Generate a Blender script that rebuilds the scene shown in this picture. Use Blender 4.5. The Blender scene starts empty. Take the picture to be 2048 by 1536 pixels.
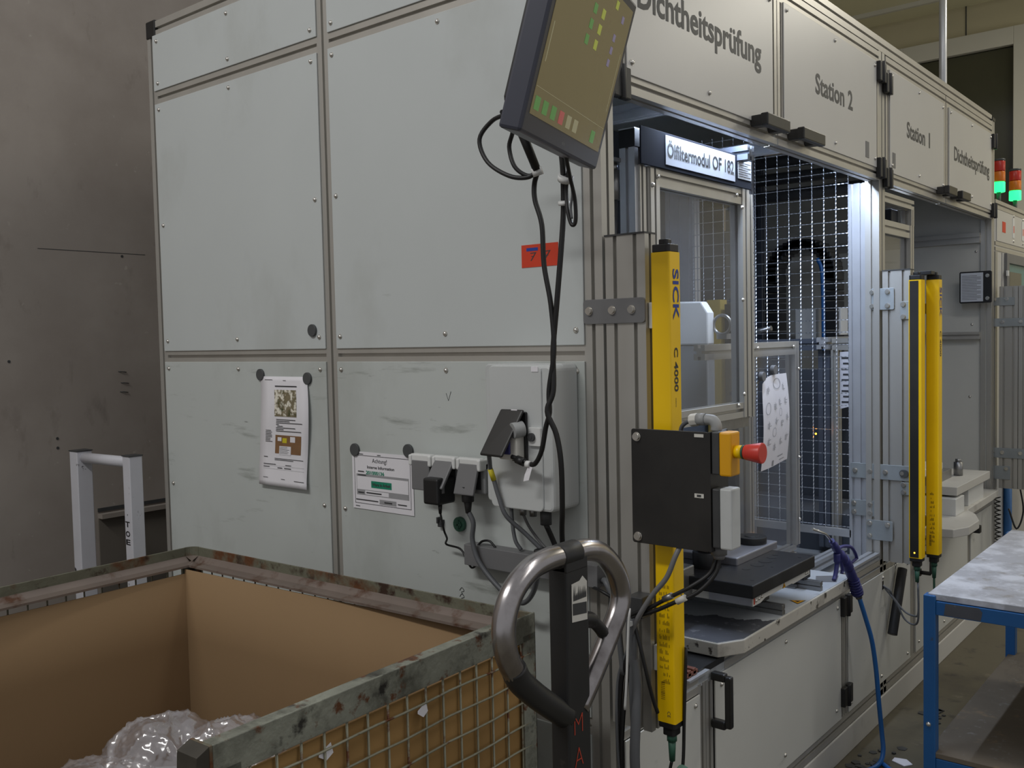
import bpy, math, random
from mathutils import Vector, Matrix, noise
random.seed(4)
SC = bpy.context.scene
COL = SC.collection
PI = math.pi

# ------------------------------------------------------------------ camera
def cam_axes(yaw, pitch, roll):
    cy, sy = math.cos(yaw), math.sin(yaw)
    f = Vector((-sy*math.cos(pitch), cy*math.cos(pitch), math.sin(pitch)))
    r = Vector((cy, sy, 0)); u = r.cross(f)
    return math.cos(roll)*r+math.sin(roll)*u, -math.sin(roll)*r+math.cos(roll)*u, f
cr, cu, cf = cam_axes(math.radians(39.382157), math.radians(-2.779592), math.radians(-1.250450))
cam = bpy.data.cameras.new('camera'); camo = bpy.data.objects.new('camera', cam); COL.objects.link(camo)
M = Matrix((cr, cu, -cf)).transposed().to_4x4(); M.translation = Vector((1.247, -1.864, 1.58))
camo.matrix_world = M
cam.sensor_width = 36; cam.lens = 1888.0/2048*36; cam.clip_start = .05
SC.camera = camo

# ------------------------------------------------------------------ world, lights, exposure
SC.view_settings.view_transform = 'Standard'; SC.view_settings.look = 'None'
SC.view_settings.gamma = 1; SC.view_settings.use_curve_mapping = False
SC.view_settings.exposure = 0.30
w = bpy.data.worlds.new('world'); SC.world = w; w.use_nodes = True
w.node_tree.nodes['Background'].inputs[0].default_value = (.97, .97, 1, 1)
w.node_tree.nodes['Background'].inputs[1].default_value = .28
def area(name, loc, to, sx, sy, power, color):
    l = bpy.data.lights.new(name, 'AREA'); l.shape = 'RECTANGLE'; l.size = sx; l.size_y = sy
    l.energy = power; l.color = color
    o = bpy.data.objects.new(name, l); COL.objects.link(o); o.location = loc
    o.rotation_euler = (Vector(to)-Vector(loc)).to_track_quat('-Z', 'Y').to_euler()
    return o
area('hall_lamp_light', (-.9, -2.9, 4.4), (-.9, -2.0, 0), 2.2, .5, 88, (1, .99, .97))
area('hall_lamp_light', (2.6, .8, 4.4), (1.7, .8, 0), .5, 3.0, 28, (1, .98, .95))
area('hall_lamp_light', (1.8, 5.6, 4.4), (1.6, 5.6, 0), .5, 2.2, 56, (1, .95, .82))

area('ceiling_fill_light', (3.8, 6.3, 3.0), (-1.6, 7.7, 4.3), 1.2, .8, 13, (1, .96, .84))  # unseen fill lamp added to brighten the ceiling and back wall

# ------------------------------------------------------------------ materials
def lin(c):
    return tuple(((v/255)/12.92 if v <= 10 else (((v/255)+.055)/1.055)**2.4) for v in c)+(1,)
MATS = {}
def mat(name, rgb, rough=.5, metal=0, var=.05, scale=6, bump=0, bscale=60, stain=None, emit=0, sc3=(1, 1, 1), coat=0, spec=None):
    m = bpy.data.materials.new(name); m.use_nodes = True; MATS[name] = m
    nt = m.node_tree; N = nt.nodes; Lk = nt.links; b = N['Principled BSDF']
    b.inputs['Roughness'].default_value = rough; b.inputs['Metallic'].default_value = metal
    if coat: b.inputs['Coat Weight'].default_value = coat
    if spec is not None: b.inputs['Specular IOR Level'].default_value = spec
    c = lin(rgb)
    tc = N.new('ShaderNodeNewGeometry'); mp = N.new('ShaderNodeMapping'); Lk.new(tc.outputs['Position'], mp.inputs[0])
    mp.inputs['Scale'].default_value = sc3
    nz = N.new('ShaderNodeTexNoise'); nz.inputs['Scale'].default_value = scale; nz.inputs['Detail'].default_value = 5
    Lk.new(mp.outputs[0], nz.inputs['Vector'])
    rp = N.new('ShaderNodeValToRGB'); Lk.new(nz.outputs['Fac'], rp.inputs[0])
    rp.color_ramp.elements[0].position = .3; rp.color_ramp.elements[1].position = .7
    rp.color_ramp.elements[0].color = tuple(v*(1-var) for v in c[:3])+(1,)
    rp.color_ramp.elements[1].color = tuple(min(1, v*(1+var)) for v in c[:3])+(1,)
    out = rp.outputs[0]
    if stain:   # list of (rgb, noise scale, lo, hi, stretch)
        for k, (srgb, ss, lo, hi, st) in enumerate(stain):
            mp2 = N.new('ShaderNodeMapping'); Lk.new(tc.outputs['Position'], mp2.inputs[0]); mp2.inputs['Scale'].default_value = st
            mp2.inputs['Location'].default_value = (3.1*k+1, 1.7, .3*k)
            n2 = N.new('ShaderNodeTexNoise'); n2.inputs['Scale'].default_value = ss; n2.inputs['Detail'].default_value = 8
            n2.inputs['Roughness'].default_value = .62
            Lk.new(mp2.outputs[0], n2.inputs['Vector'])
            mr = N.new('ShaderNodeMapRange'); mr.inputs[1].default_value = lo; mr.inputs[2].default_value = hi; Lk.new(n2.outputs['Fac'], mr.inputs[0])
            mx = N.new('ShaderNodeMix'); mx.data_type = 'RGBA'; Lk.new(mr.outputs[0], mx.inputs[0])
            Lk.new(out, mx.inputs[6]); mx.inputs[7].default_value = lin(srgb); out = mx.outputs[2]
    Lk.new(out, b.inputs['Base Color'])
    if bump:
        n3 = N.new('ShaderNodeTexNoise'); n3.inputs['Scale'].default_value = bscale; n3.inputs['Detail'].default_value = 4
        Lk.new(mp.outputs[0], n3.inputs['Vector'])
        bp = N.new('ShaderNodeBump'); bp.inputs['Strength'].default_value = bump; bp.inputs['Distance'].default_value = .01
        Lk.new(n3.outputs['Fac'], bp.inputs['Height']); Lk.new(bp.outputs[0], b.inputs['Normal'])
    if emit:
        b.inputs['Emission Color'].default_value = c; b.inputs['Emission Strength'].default_value = emit
    m.diffuse_color = c
    return m
S1 = (1, 1, 1)
panel = mat('panel_paint', (190, 195, 194), .42, 0, .02, 3, stain=[((165, 168, 162), 1.6, .52, .85, (1, 1, .6)), ((110, 112, 106), 5, .70, .86, (.6, 1, 2.5))])
panel_scuff = mat('panel_paint_scuffed', (188, 193, 190), .42, 0, .02, 3, stain=[((158, 162, 156), 1.8, .50, .80, (1, 1, .6)), ((112, 116, 108), 6, .60, .80, (.5, 1, 3.2)), ((104, 106, 100), 26, .68, .76, (.4, 1, 2))])
panel_up = mat('panel_paint_clean', (198, 197, 194), .38, .15, .02, 3)
panel_low = mat('panel_paint_low', (204, 204, 198), .45, 0, .03, 3, stain=[((120, 122, 116), 4, .64, .84, (.5, 1, 3))])
alu = mat('aluminium', (186, 184, 178), .38, .55, .05, 9, bump=.02, sc3=(1, 1, .08))
alu_y = mat('aluminium_rail', (186, 183, 176), .38, .5, .05, 9)
alu_blue = mat('aluminium_clean', (196, 198, 202), .36, .55, .05, 12)
steel = mat('brushed_steel', (150, 150, 150), .35, .85, .1, 30, bump=.05)
zinc = mat('zinc_plate', (158, 164, 166), .5, .45, .06, 20)
chrome = mat('polished_tube', (176, 172, 172), .24, .95, .12, 12, stain=[((105, 98, 96), 9, .5, .8, S1)])
screwm = mat('screw_steel', (215, 212, 205), .25, .9, .05, 40)
black = mat('black_plastic', (26, 26, 27), .45, 0, .1, 20)
black2 = mat('black_satin', (34, 33, 32), .38, 0, .1, 8, stain=[((52, 50, 47), 3, .5, .8, S1)])
dkgrey = mat('dark_grey_plastic', (60, 61, 62), .5, 0, .1, 20)
cablem = mat('cable_black', (24, 24, 25), .5, 0, .05, 20)
cableg = mat('cable_grey', (92, 94, 97), .5, 0, .05, 20)
greyp = mat('grey_plastic', (148, 150, 150), .5, 0, .03, 10)
greyd = mat('grey_lid_plastic', (112, 112, 113), .5, 0, .04, 10)
whitep = mat('white_plastic', (214, 215, 213), .45, 0, .02, 8)
lgreyp = mat('light_grey_box', (190, 193, 192), .5, 0, .03, 5, stain=[((160, 163, 160), 3, .55, .85, S1)])
paper = mat('paper', (226, 224, 228), .7, 0, .02, 12)
printm = mat('print_dark', (60, 60, 62), .7, 0, .1, 60)
printg = mat('print_grey', (150, 150, 152), .7, 0, .05, 60)
printgr = mat('print_green', (20, 130, 100), .7, 0, .05, 60)
photo1 = mat('photo_print', (120, 110, 85), .6, 0, .2, 60, stain=[((225, 220, 205), 55, .5, .58, S1), ((60, 66, 30), 40, .55, .65, S1)])
photo2 = mat('photo_print_box', (132, 98, 66), .6, 0, .1, 40)
yelp = mat('print_yellow', (205, 190, 40), .6)
orange = mat('sticker_orange', (205, 60, 30), .5, 0, .03, 20)
bluep = mat('print_blue', (30, 60, 150), .5)
magm = mat('magnet_grey', (74, 76, 77), .5, 0, .05, 20)
yellow = mat('curtain_yellow', (246, 200, 4), .35, 0, .04, 6, stain=[((150, 122, 10), 7, .66, .8, (1, 1, .8))])
yellow2 = mat('estop_yellow', (222, 160, 10), .42, 0, .03, 10)
red = mat('button_red', (205, 62, 52), .35, 0, .04, 20)
greenp = mat('green_plastic', (48, 92, 74), .5)
cage_m = mat('cage_paint_rusty', (108, 108, 92), .55, .2, .12, 12, bump=.15, bscale=90, stain=[((98, 62, 36), 6, .50, .60, S1), ((56, 38, 28), 14, .54, .64, S1)])
cage_g = mat('cage_paint_worn', (134, 136, 124), .5, .2, .2, 14, bump=.2, bscale=90, stain=[((78, 78, 68), 7, .47, .60, S1), ((98, 62, 38), 22, .56, .63, S1), ((44, 42, 38), 11, .62, .70, S1)])
cage_w = mat('cage_wire', (150, 148, 128), .5, .2, .12, 30, stain=[((104, 60, 34), 20, .56, .64, S1)])
cage_rust = mat('cage_ledge', (128, 116, 108), .38, .35, .1, 9, stain=[((88, 58, 40), 9, .55, .66, S1)])
card = mat('cardboard', (138, 112, 80), .85, 0, .04, 3, bump=.03, bscale=300, sc3=(1, 1, .25))
card_out = mat('cardboard_outside', (150, 116, 66), .85, 0, .05, 5)
wallm = mat('wall_concrete', (154, 146, 138), .85, 0, .10, 1.6, bump=.05, bscale=25, stain=[((140, 131, 123), 1.7, .42, .70, S1), ((122, 114, 107), 8, .60, .78, (1, 1, .5)), ((168, 160, 151), 18, .66, .72, S1)])
wall_dark = mat('wall_lower', (138, 130, 122), .8, 0, .08, 3)
wallb = mat('wall_cream', (196, 188, 158), .8, 0, .03, 2)
ceilm = mat('ceiling_panel', (222, 218, 186), .8, 0, .03, 2)
framew = mat('window_frame_white', (206, 204, 192), .5, 0, .02, 4)
floorm = mat('floor_concrete', (92, 86, 70), .62, 0, .12, 2.2, bump=.06, bscale=30, stain=[((70, 64, 56), 3, .52, .75, S1), ((50, 46, 42), 9, .6, .75, S1), ((138, 128, 110), 5, .62, .8, S1)])
white_m = mat('white_painted_steel', (196, 196, 202), .5, 0, .04, 8, stain=[((40, 38, 38), 22, .66, .70, S1)])
plinthm = mat('white_plinth', (200, 198, 192), .5, 0, .03, 4, stain=[((150, 146, 138), 4, .6, .8, S1)])
slab_top = mat('bench_top_paint', (176, 180, 184), .5, 0, .05, 8, stain=[((120, 124, 128), 9, .62, .75, S1)])
slab_edge = mat('bench_edge_paint', (188, 184, 174), .55, 0, .05, 10, stain=[((64, 58, 52), 20, .60, .64, S1), ((140, 136, 128), 7, .55, .7, S1)])
wornm = mat('worn_bare_metal', (84, 86, 92), .5, .1, .1, 14, stain=[((150, 152, 156), 26, .58, .74, S1)])
blockm = mat('machined_aluminium', (150, 150, 156), .35, .6, .05, 20)
fixt = mat('black_anodised', (36, 36, 38), .38, .3, .08, 10, stain=[((58, 58, 60), 7, .55, .8, S1)])
blue = mat('blue_paint', (34, 92, 150), .42, 0, .05, 6, stain=[((70, 74, 80), 11, .68, .72, S1)])
blueh = mat('blue_hose', (32, 98, 166), .4)
gunm = mat('gun_blue', (50, 52, 112), .45, 0, .04, 20)
tabletop = mat('scuffed_table_top', (168, 169, 174), .5, 0, .08, 4, bump=.06, bscale=40, stain=[((204, 206, 212), 7, .48, .62, S1), ((138, 132, 124), 11, .56, .7, S1), ((196, 198, 204), 30, .58, .7, S1)])
brownb = mat('dusty_brown_board', (104, 94, 80), .8, 0, .15, 5, stain=[((60, 56, 50), 3, .48, .66, (1, .35, 1)), ((150, 124, 92), 12, .60, .78, S1), ((120, 114, 106), 30, .6, .7, S1)])
cloth = mat('grey_cloth', (120, 126, 128), .9, 0, .1, 12, bump=.3)
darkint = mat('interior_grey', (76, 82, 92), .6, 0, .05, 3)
brown = mat('brown_chain', (110, 62, 46), .6)
jackm = mat('jack_black_steel', (50, 50, 50), .42, .3, .1, 8, stain=[((82, 78, 74), 16, .64, .74, S1)])
redpaint = mat('red_pen', (178, 62, 40), .6)
label_w = mat('label_white', (206, 204, 196), .6, 0, .05, 30)
bezel = mat('monitor_bezel', (58, 60, 72), .4, 0, .05, 10)
screenm = mat('screen_surface', (84, 76, 54), .22, 0, .10, 3, emit=.5)
blueish = mat('blue_grey_metal', (92, 98, 110), .42, .3, .05, 8)
signm = mat('sign_face', (170, 176, 186), .35, 0, .01, 5)
def sm(n, rgb, e): return mat(n, rgb, .4, 0, .05, 40, emit=e)
s_green = sm('screen_green', (62, 100, 52), .7); s_lime = sm('screen_lime', (112, 118, 48), .8); s_red = sm('screen_red', (124, 60, 58), .7)
s_blue = sm('screen_blue', (86, 80, 100), .8); s_grey = sm('screen_grey', (104, 100, 78), .8)
lampg = sm('lamp_green', (40, 255, 130), 1.6); lampr = mat('lamp_red', (190, 40, 24), .3); lampo = mat('lamp_orange', (222, 120, 20), .3)
led_o = sm('led_orange', (255, 170, 40), 6); tubem = sm('led_tube', (196, 216, 255), 12)
def glassy(name, tint, transp, rough, gloss=(1, 1, 1), refl=.05):
    m = bpy.data.materials.new(name); m.use_nodes = True; nt = m.node_tree; N = nt.nodes; Lk = nt.links
    for n in list(N): N.remove(n)
    o = N.new('ShaderNodeOutputMaterial'); t = N.new('ShaderNodeBsdfTransparent'); t.inputs[0].default_value = (1, 1, 1, 1)
    g = N.new('ShaderNodeBsdfGlossy'); g.inputs['Roughness'].default_value = rough; g.inputs[0].default_value = gloss+(1,)
    d = N.new('ShaderNodeBsdfDiffuse'); d.inputs[0].default_value = lin(tint)
    lw = N.new('ShaderNodeLayerWeight'); pw = N.new('ShaderNodeMath'); pw.operation = 'POWER'; pw.inputs[1].default_value = 4; Lk.new(lw.outputs['Facing'], pw.inputs[0])
    fr = N.new('ShaderNodeMath'); fr.operation = 'MULTIPLY_ADD'; fr.inputs[1].default_value = .6; fr.inputs[2].default_value = refl; Lk.new(pw.outputs[0], fr.inputs[0])
    a = N.new('ShaderNodeMixShader'); a.inputs[0].default_value = transp; Lk.new(d.outputs[0], a.inputs[1]); Lk.new(t.outputs[0], a.inputs[2])
    b = N.new('ShaderNodeMixShader'); Lk.new(fr.outputs[0], b.inputs[0]); Lk.new(a.outputs[0], b.inputs[1]); Lk.new(g.outputs[0], b.inputs[2])
    Lk.new(b.outputs[0], o.inputs[0]); return m
pane = glassy('clear_polycarbonate', (150, 154, 165), .82, .10)
bagm = glassy('plastic_film', (205, 200, 205), .78, .18, refl=.20)
hallglass = mat('hall_window_glass', (66, 66, 52), .12, 0, .25, .7)

# ------------------------------------------------------------------ mesh helpers
W = {}
class MB:
    def __init__(s): s.v = []; s.f = []; s.sm = []
    def add(s, vs, fs, smooth=False):
        n = len(s.v); s.v += [Vector(p) for p in vs]; s.f += [tuple(i+n for i in f) for f in fs]; s.sm += [smooth]*len(fs); return s
    def box(s, x0, x1, y0, y1, z0, z1):
        return s.add([(x0,y0,z0),(x1,y0,z0),(x1,y1,z0),(x0,y1,z0),(x0,y0,z1),(x1,y0,z1),(x1,y1,z1),(x0,y1,z1)],
                     [(0,3,2,1),(4,5,6,7),(0,1,5,4),(1,2,6,5),(2,3,7,6),(3,0,4,7)])
    def prism(s, pts, axis, a, b):   # pts 2d loop in the other two axes (cyclic order)
        k = 'xyz'.index(axis)
        def P(p, t):
            q = [0, 0, 0]; q[k] = t; q[(k+1)%3] = p[0]; q[(k+2)%3] = p[1]; return tuple(q)
        n = len(pts); ar = sum(pts[i][0]*pts[(i+1)%n][1]-pts[(i+1)%n][0]*pts[i][1] for i in range(n))
        if ar < 0: pts = pts[::-1]
        vs = [P(p, a) for p in pts]+[P(p, b) for p in pts]
        fs = [(i, (i+1)%n, n+(i+1)%n, n+i) for i in range(n)]+[tuple(range(n-1, -1, -1)), tuple(range(n, 2*n))]
        return s.add(vs, fs)
    def cyl(s, p0, p1, r, n=12, r1=None, cap=True):
        p0, p1 = Vector(p0), Vector(p1); d = (p1-p0).normalized(); r1 = r if r1 is None else r1
        a = d.orthogonal().normalized(); b = d.cross(a)
        vs = []
        for p, rr in ((p0, r), (p1, r1)):
            vs += [p+rr*(a*math.cos(2*PI*i/n)+b*math.sin(2*PI*i/n)) for i in range(n)]
        m = len(s.v); s.add(vs, [(i, (i+1)%n, n+(i+1)%n, n+i) for i in range(n)], n > 8)
        if cap: s.f += [tuple(m+i for i in range(n-1, -1, -1)), tuple(m+n+i for i in range(n))]; s.sm += [False]*2
        return s
    def tube(s, pts, r, n=8, cyc=False):
        pts = [Vector(p) for p in pts]; N = len(pts); a = None; vs = []
        for i, p in enumerate(pts):
            q0 = pts[i-1] if (i > 0 or cyc) else p; q1 = pts[(i+1)%N] if (i < N-1 or cyc) else p
            d = (q1-q0).normalized()
            a = d.orthogonal().normalized() if a is None else (a-d*a.dot(d)).normalized()
            b = d.cross(a); rr = r[i] if isinstance(r, (list, tuple)) else r
            vs += [p+rr*(a*math.cos(2*PI*k/n)+b*math.sin(2*PI*k/n)) for k in range(n)]
        fs = []
        for i in range(N if cyc else N-1):
            j = (i+1)%N
            fs += [(i*n+k, i*n+(k+1)%n, j*n+(k+1)%n, j*n+k) for k in range(n)]
        m = len(s.v); s.add(vs, fs, n > 4)
        if not cyc: s.f += [tuple(m+k for k in range(n-1, -1, -1)), tuple(m+(N-1)*n+k for k in range(n))]; s.sm += [False]*2
        return s
    def dome(s, c, d, r, h, n=12):
        c = Vector(c); d = Vector(d).normalized(); a = d.orthogonal().normalized(); b = d.cross(a); vs = []; R = 4
        for j in range(R):
            t = j/R*PI/2; vs += [c+d*h*math.sin(t)+r*math.cos(t)*(a*math.cos(2*PI*i/n)+b*math.sin(2*PI*i/n)) for i in range(n)]
        vs.append(c+d*h)
        fs = [(j*n+i, j*n+(i+1)%n, (j+1)*n+(i+1)%n, (j+1)*n+i) for j in range(R-1) for i in range(n)]
        fs += [((R-1)*n+i, (R-1)*n+(i+1)%n, R*n) for i in range(n)]
        return s.add(vs, fs, True)
    def prof(s, axis, a, b, u0, u1, v0, v1, nu=1, nv=1, sw=.010, dp=.011):
        # slotted extrusion along axis; (u, v) are the next two axes in cyclic order; nu slots on the v faces, nv on the u faces
        cu_ = [u0+(u1-u0)*(i+.5)/nu for i in range(nu)]; cv_ = [v0+(v1-v0)*(i+.5)/nv for i in range(nv)]; h = sw/2
        P = [(u0, v0)]
        for c in cu_: P += [(c-h, v0), (c-h, v0+dp), (c+h, v0+dp), (c+h, v0)]
        P.append((u1, v0))
        for c in cv_: P += [(u1, c-h), (u1-dp, c-h), (u1-dp, c+h), (u1, c+h)]
        P.append((u1, v1))
        for c in cu_[::-1]: P += [(c+h, v1), (c+h, v1-dp), (c-h, v1-dp), (c-h, v1)]
        P.append((u0, v1))
        for c in cv_[::-1]: P += [(u0, c+h), (u0+dp, c+h), (u0+dp, c-h), (u0, c-h)]
        return s.prism(P, axis, a, b)
    def mesh(s, name):
        me = bpy.data.meshes.new(name); me.from_pydata([tuple(v) for v in s.v], [], s.f)
        me.polygons.foreach_set('use_smooth', s.sm); me.update(); return me
    def build(s, name, m, parent=None, bevel=0, **kw):
        lo = [min(v[i] for v in s.v) for i in range(3)]; hi = [max(v[i] for v in s.v) for i in range(3)]
        c = Vector([(lo[i]+hi[i])/2 for i in range(3)])
        if parent is None: c.z = lo[2]
        s.v = [v-c for v in s.v]; me = s.mesh(name); me.materials.append(m)
        o = bpy.data.objects.new(name, me); COL.objects.link(o)
        place(o, c, parent)
        if bevel:
            bv = o.modifiers.new('Bevel', 'BEVEL'); bv.width = bevel; bv.segments = 2; bv.limit_method = 'ANGLE'; bv.angle_limit = .7
        for k, v in kw.items(): o[k] = v
        return o
def place(o, c, parent):
    c = Vector(c); W[o.name] = c
    if parent is not None: o.parent = parent; o.location = c-W[parent.name]
    else: o.location = c
def B(*a): return MB().box(*a)
def put(name, me, loc, parent, rot=None, scale=None, **kw):
    o = bpy.data.objects.new(name, me); COL.objects.link(o); place(o, loc, parent)
    if rot is not None: o.rotation_euler = rot
    if scale: o.scale = (scale,)*3
    for k, v in kw.items(): o[k] = v
    return o
def thing(name, label, cat, loc=(0, 0, 0), group=None, local=False, rotz=0):
    o = bpy.data.objects.new(name, None); COL.objects.link(o); o.empty_display_size = .05
    o.location = loc; W[o.name] = Vector((0, 0, 0)) if local else Vector(loc); o.rotation_euler = (0, 0, rotz)
    o['label'] = label; o['category'] = cat
    if group: o['group'] = group
    return o
def tag(o, label, cat, group=None):
    o['label'] = label; o['category'] = cat
    if group: o['group'] = group
    return o
def S(name, mb, m, parent=None, bevel=0):
    o = mb.build(name, m, parent, bevel)
    if parent is None: o['kind'] = 'structure'
    return o
def curve(pts, sub=6, cyc=False):
    P = [Vector(p) for p in pts]; n = len(P); out = []
    for i in range(n if cyc else n-1):
        p0 = P[i-1] if (i > 0 or cyc) else P[0]*2-P[1]; p1 = P[i]; p2 = P[(i+1)%n]; p3 = P[(i+2)%n] if (i+2 < n or cyc) else P[-1]*2-P[-2]
        for k in range(sub):
            t = k/sub
            out.append(.5*((2*p1)+(p2-p0)*t+(2*p0-5*p1+4*p2-p3)*t*t+(3*p1-p0-3*p2+p3)*t*t*t))
    if not cyc: out.append(P[-1])
    return out
def cable(name, label, pts, r, m, cat='cable', group=None, parent=None, n=8):
    o = MB().tube(curve(pts), r, n).build(name, m, parent)
    if parent is None: tag(o, label, cat, group)
    return o
def text(name, s, org, xd, yd, width, cap, m, parent, fat=0.0):
    cu = bpy.data.curves.new('t', 'FONT'); cu.body = s; cu.size = 1; cu.offset = fat; cu.resolution_u = 3
    to = bpy.data.objects.new('t', cu); COL.objects.link(to)
    me = bpy.data.meshes.new_from_object(to.evaluated_get(bpy.context.evaluated_depsgraph_get()))
    bpy.data.objects.remove(to)
    xs = [v.co.x for v in me.vertices]; x0, x1 = min(xs), max(xs)
    sx = width/(x1-x0); sy = cap/.72; xd, yd, org = Vector(xd), Vector(yd), Vector(org)
    pts = [org+xd*(v.co.x-x0)*sx+yd*v.co.y*sy for v in me.vertices]
    fs = [tuple(p.vertices) for p in me.polygons]
    o = MB().add(pts, fs).build(name, m, parent); bpy.data.meshes.remove(me)
    return o
def rrect(u0, u1, v0, v1, r, n=4):
    P = []
    for cx, cy, a in ((u1-r, v1-r, 0), (u0+r, v1-r, PI/2), (u0+r, v0+r, PI), (u1-r, v0+r, 1.5*PI)):
        P += [(cx+r*math.cos(a+PI/2*i/n), cy+r*math.sin(a+PI/2*i/n)) for i in range(n+1)]
    return P
# shared small hardware: button-head screw pointing to -Y and to +X
def screw_mesh(d, r=.0065, h=.005, socket=True):
    b = MB(); d = Vector(d); b.cyl((0, 0, 0), d*.0012, r*1.15, 12); b.dome(d*.0012, d, r, h, 12)
    me = b.mesh('screw'); me.materials.append(screwm); return me
SCY = screw_mesh((0, -1, 0)); SCX = screw_mesh((1, 0, 0))
def bolt_mesh(d, r=.008):
    b = MB(); d = Vector(d); b.cyl((0, 0, 0), d*.0015, r*1.3, 14); b.cyl(d*.0015, d*.007, r, 14); a = d.orthogonal(); 
    b.cyl(d*.007, d*.0072, r*.45, 6); me = b.mesh('bolt'); me.materials.append(screwm); return me
BOY = bolt_mesh((0, -1, 0)); BOX_ = bolt_mesh((1, 0, 0))

# ================================================================== SETTING
S('floor', B(-4.5, 4.5, -5.2, 8.2, -.1, 0), floorm)
S('wall_left', B(-2.95, -2.75, -5.2, 8, .86, 4.64), wallm)
wl = S('baseboard_left', B(-2.95, -2.75, -5.2, 8, 0, .86), wallm)
S('trim_1', B(-2.751, -2.71, .14, 8, .835, .855), wall_dark)
S('trim_5', B(-2.751, -2.742, .14, 8, .02, .835), mat('wall_recess', (104, 98, 90), .8, 0, .06, 3))
S('gap_shade_strip', B(-2.751, -2.745, .14, 8, .862, .878), dkgrey)  # dark grey strip painted in for the shaded gap above the ledge
o = MB()
for (y, z) in ((-.2, 1.53), (-.02, 1.2), (-.02, 1.16), (.3, 1.98), (-.25, 1.71)): o.cyl((-2.752, y, z), (-2.748, y, z), .006, 8)
o.build('anchor_hole', dkgrey, bpy.data.objects['wall_left'], kind='stuff')
MB().add([(-2.7492, -.066, 1.992), (-2.7492, .410, 1.991), (-2.7492, .410, 1.9935), (-2.7492, -.066, 1.9945)], [(0, 1, 2, 3)]).build('scratch_line', dkgrey, bpy.data.objects['wall_left'])
g = MB()
for (y, z) in ((.26, 1.47), (.27, 1.42), (.265, 1.38)): g.tube([(-2.752, y, z), (-2.744, y+.01, z), (-2.744, y+.035, z-.004)], .0022, 5)
g.build('bent_nail', dkgrey, bpy.data.objects['wall_left'], kind='stuff')
S('ceiling', B(-4.5, 4.5, 3.0, 8.2, 4.64, 4.75), ceilm)
S('trim_2', B(-4.4, 2, 7.52, 7.56, 4.60, 4.64), framew)
wb = MB(); wb.box(-4.5, -1.60, 8, 8.2, 0, 4.64); wb.box(-.73, 4.5, 8, 8.2, 0, 4.64); wb.box(-1.60, -.73, 8, 8.2, 4.18, 4.64); wb.box(-1.60, -.73, 8, 8.2, 0, 2.2)
S('wall_back', wb, wallb)
S('trim_3', B(-1.16, -1.15, 7.994, 8.0, 4.3, 4.64), dkgrey)
win = thing('window_1', 'tall hall window with white frame and dark reflecting glass on back wall', 'window', (-1.16, 8, 2.2)); win['kind'] = 'structure'
f = MB(); f.box(-1.72, -.735, 7.93, 8.0, 4.185, 4.35); f.box(-.735, -.60, 7.93, 8.0, 2.1, 4.35); f.box(-1.84, -1.72, 7.93, 8.0, 2.1, 4.35); f.box(-1.72, -1.60, 7.93, 8.0, 2.1, 4.185)
f.build('window_frame', framew, win, .005)
B(-1.62, -.72, 8.0, 8.012, 2.1, 4.2).build('pane', hallglass, win)
# lamps of the hall (real fixtures, above the frame)
for (x, y, sx, sy) in ((-.9, -2.9, 2.2, .5), (2.6, .8, .5, 3.0), (1.8, 5.6, .5, 2.2)):
    B(x-sx/2, x+sx/2, y-sy/2, y+sy/2, 4.42, 4.5).build('trim_4', framew)['kind'] = 'structure'

# ================================================================== TEST MACHINE
mc = thing('test_machine', 'large grey panelled test machine cell with slotted aluminium frame, filling the middle of the hall', 'machine')
TOP = 2.74
def post(x0, x1, y0, y1, z0=.1, z1=TOP, nu=1, nv=1, name='post', m=alu): return MB().prof('z', z0, z1, x0, x1, y0, y1, nu, nv).build(name, m, mc)
post(-1.955, -1.90, 0, .055); post(-1.011, -.956, 0, .055); post(-.055, 0, 0, .055)
post(-.055, 0, 1.955, 2.025, z1=2.671); post(-.055, 0, 3.79, 3.85, z1=2.71)
post(-1.955, -1.90, 3.79, 3.85)
# end rails (along x) between the posts
for (a, b) in ((-1.90, -1.011), (-.956, -.055)):
    for z in (.60, 1.513, 2.442, 2.685):
        MB().prof('x', a, b, 0, .055, z, z+.055).build('rail', alu_y, mc)
MB().prof('x', -1.90, -.055, 0, .055, .1, .155).build('rail', alu_y, mc)
B(-1.957, -1.898, -.004, .057, TOP-.055, TOP+.006).build('corner_cap', black, mc, .004)
# end panels with their screws
def epanel(x0, x1, z0, z1, scr, m=panel):
    p = B(x0, x1, -.005, -.0003, z0, z1).build('end_panel', m, mc, .0015)
    for (x, z) in scr: put('screw', SCY, (x, -.0052, z), p)
    return p
for (x0, x1, xs) in ((-1.914, -1.009, (-1.886, -1.459, -1.035)), (-.958, -.053, (-.938, -.508, -.076))):
    epanel(x0, x1, 2.493, 2.689, [(x, z) for x in xs for z in (2.517, 2.665)])
    epanel(x0, x1, 1.560, 2.446, [(x, z) for x in xs for z in (1.596, 2.424)]+[(x, 2.012) for x in (xs[0], xs[2])])
    epanel(x0, x1, .650, 1.521, [(x, z) for x in xs for z in (1.497, .68)]+[(x, 1.079) for x in (xs[0], xs[2])], panel_scuff)
    epanel(x0, x1, .13, .607, [(x, z) for x in xs for z in (.58, .16)], panel_scuff)
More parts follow.
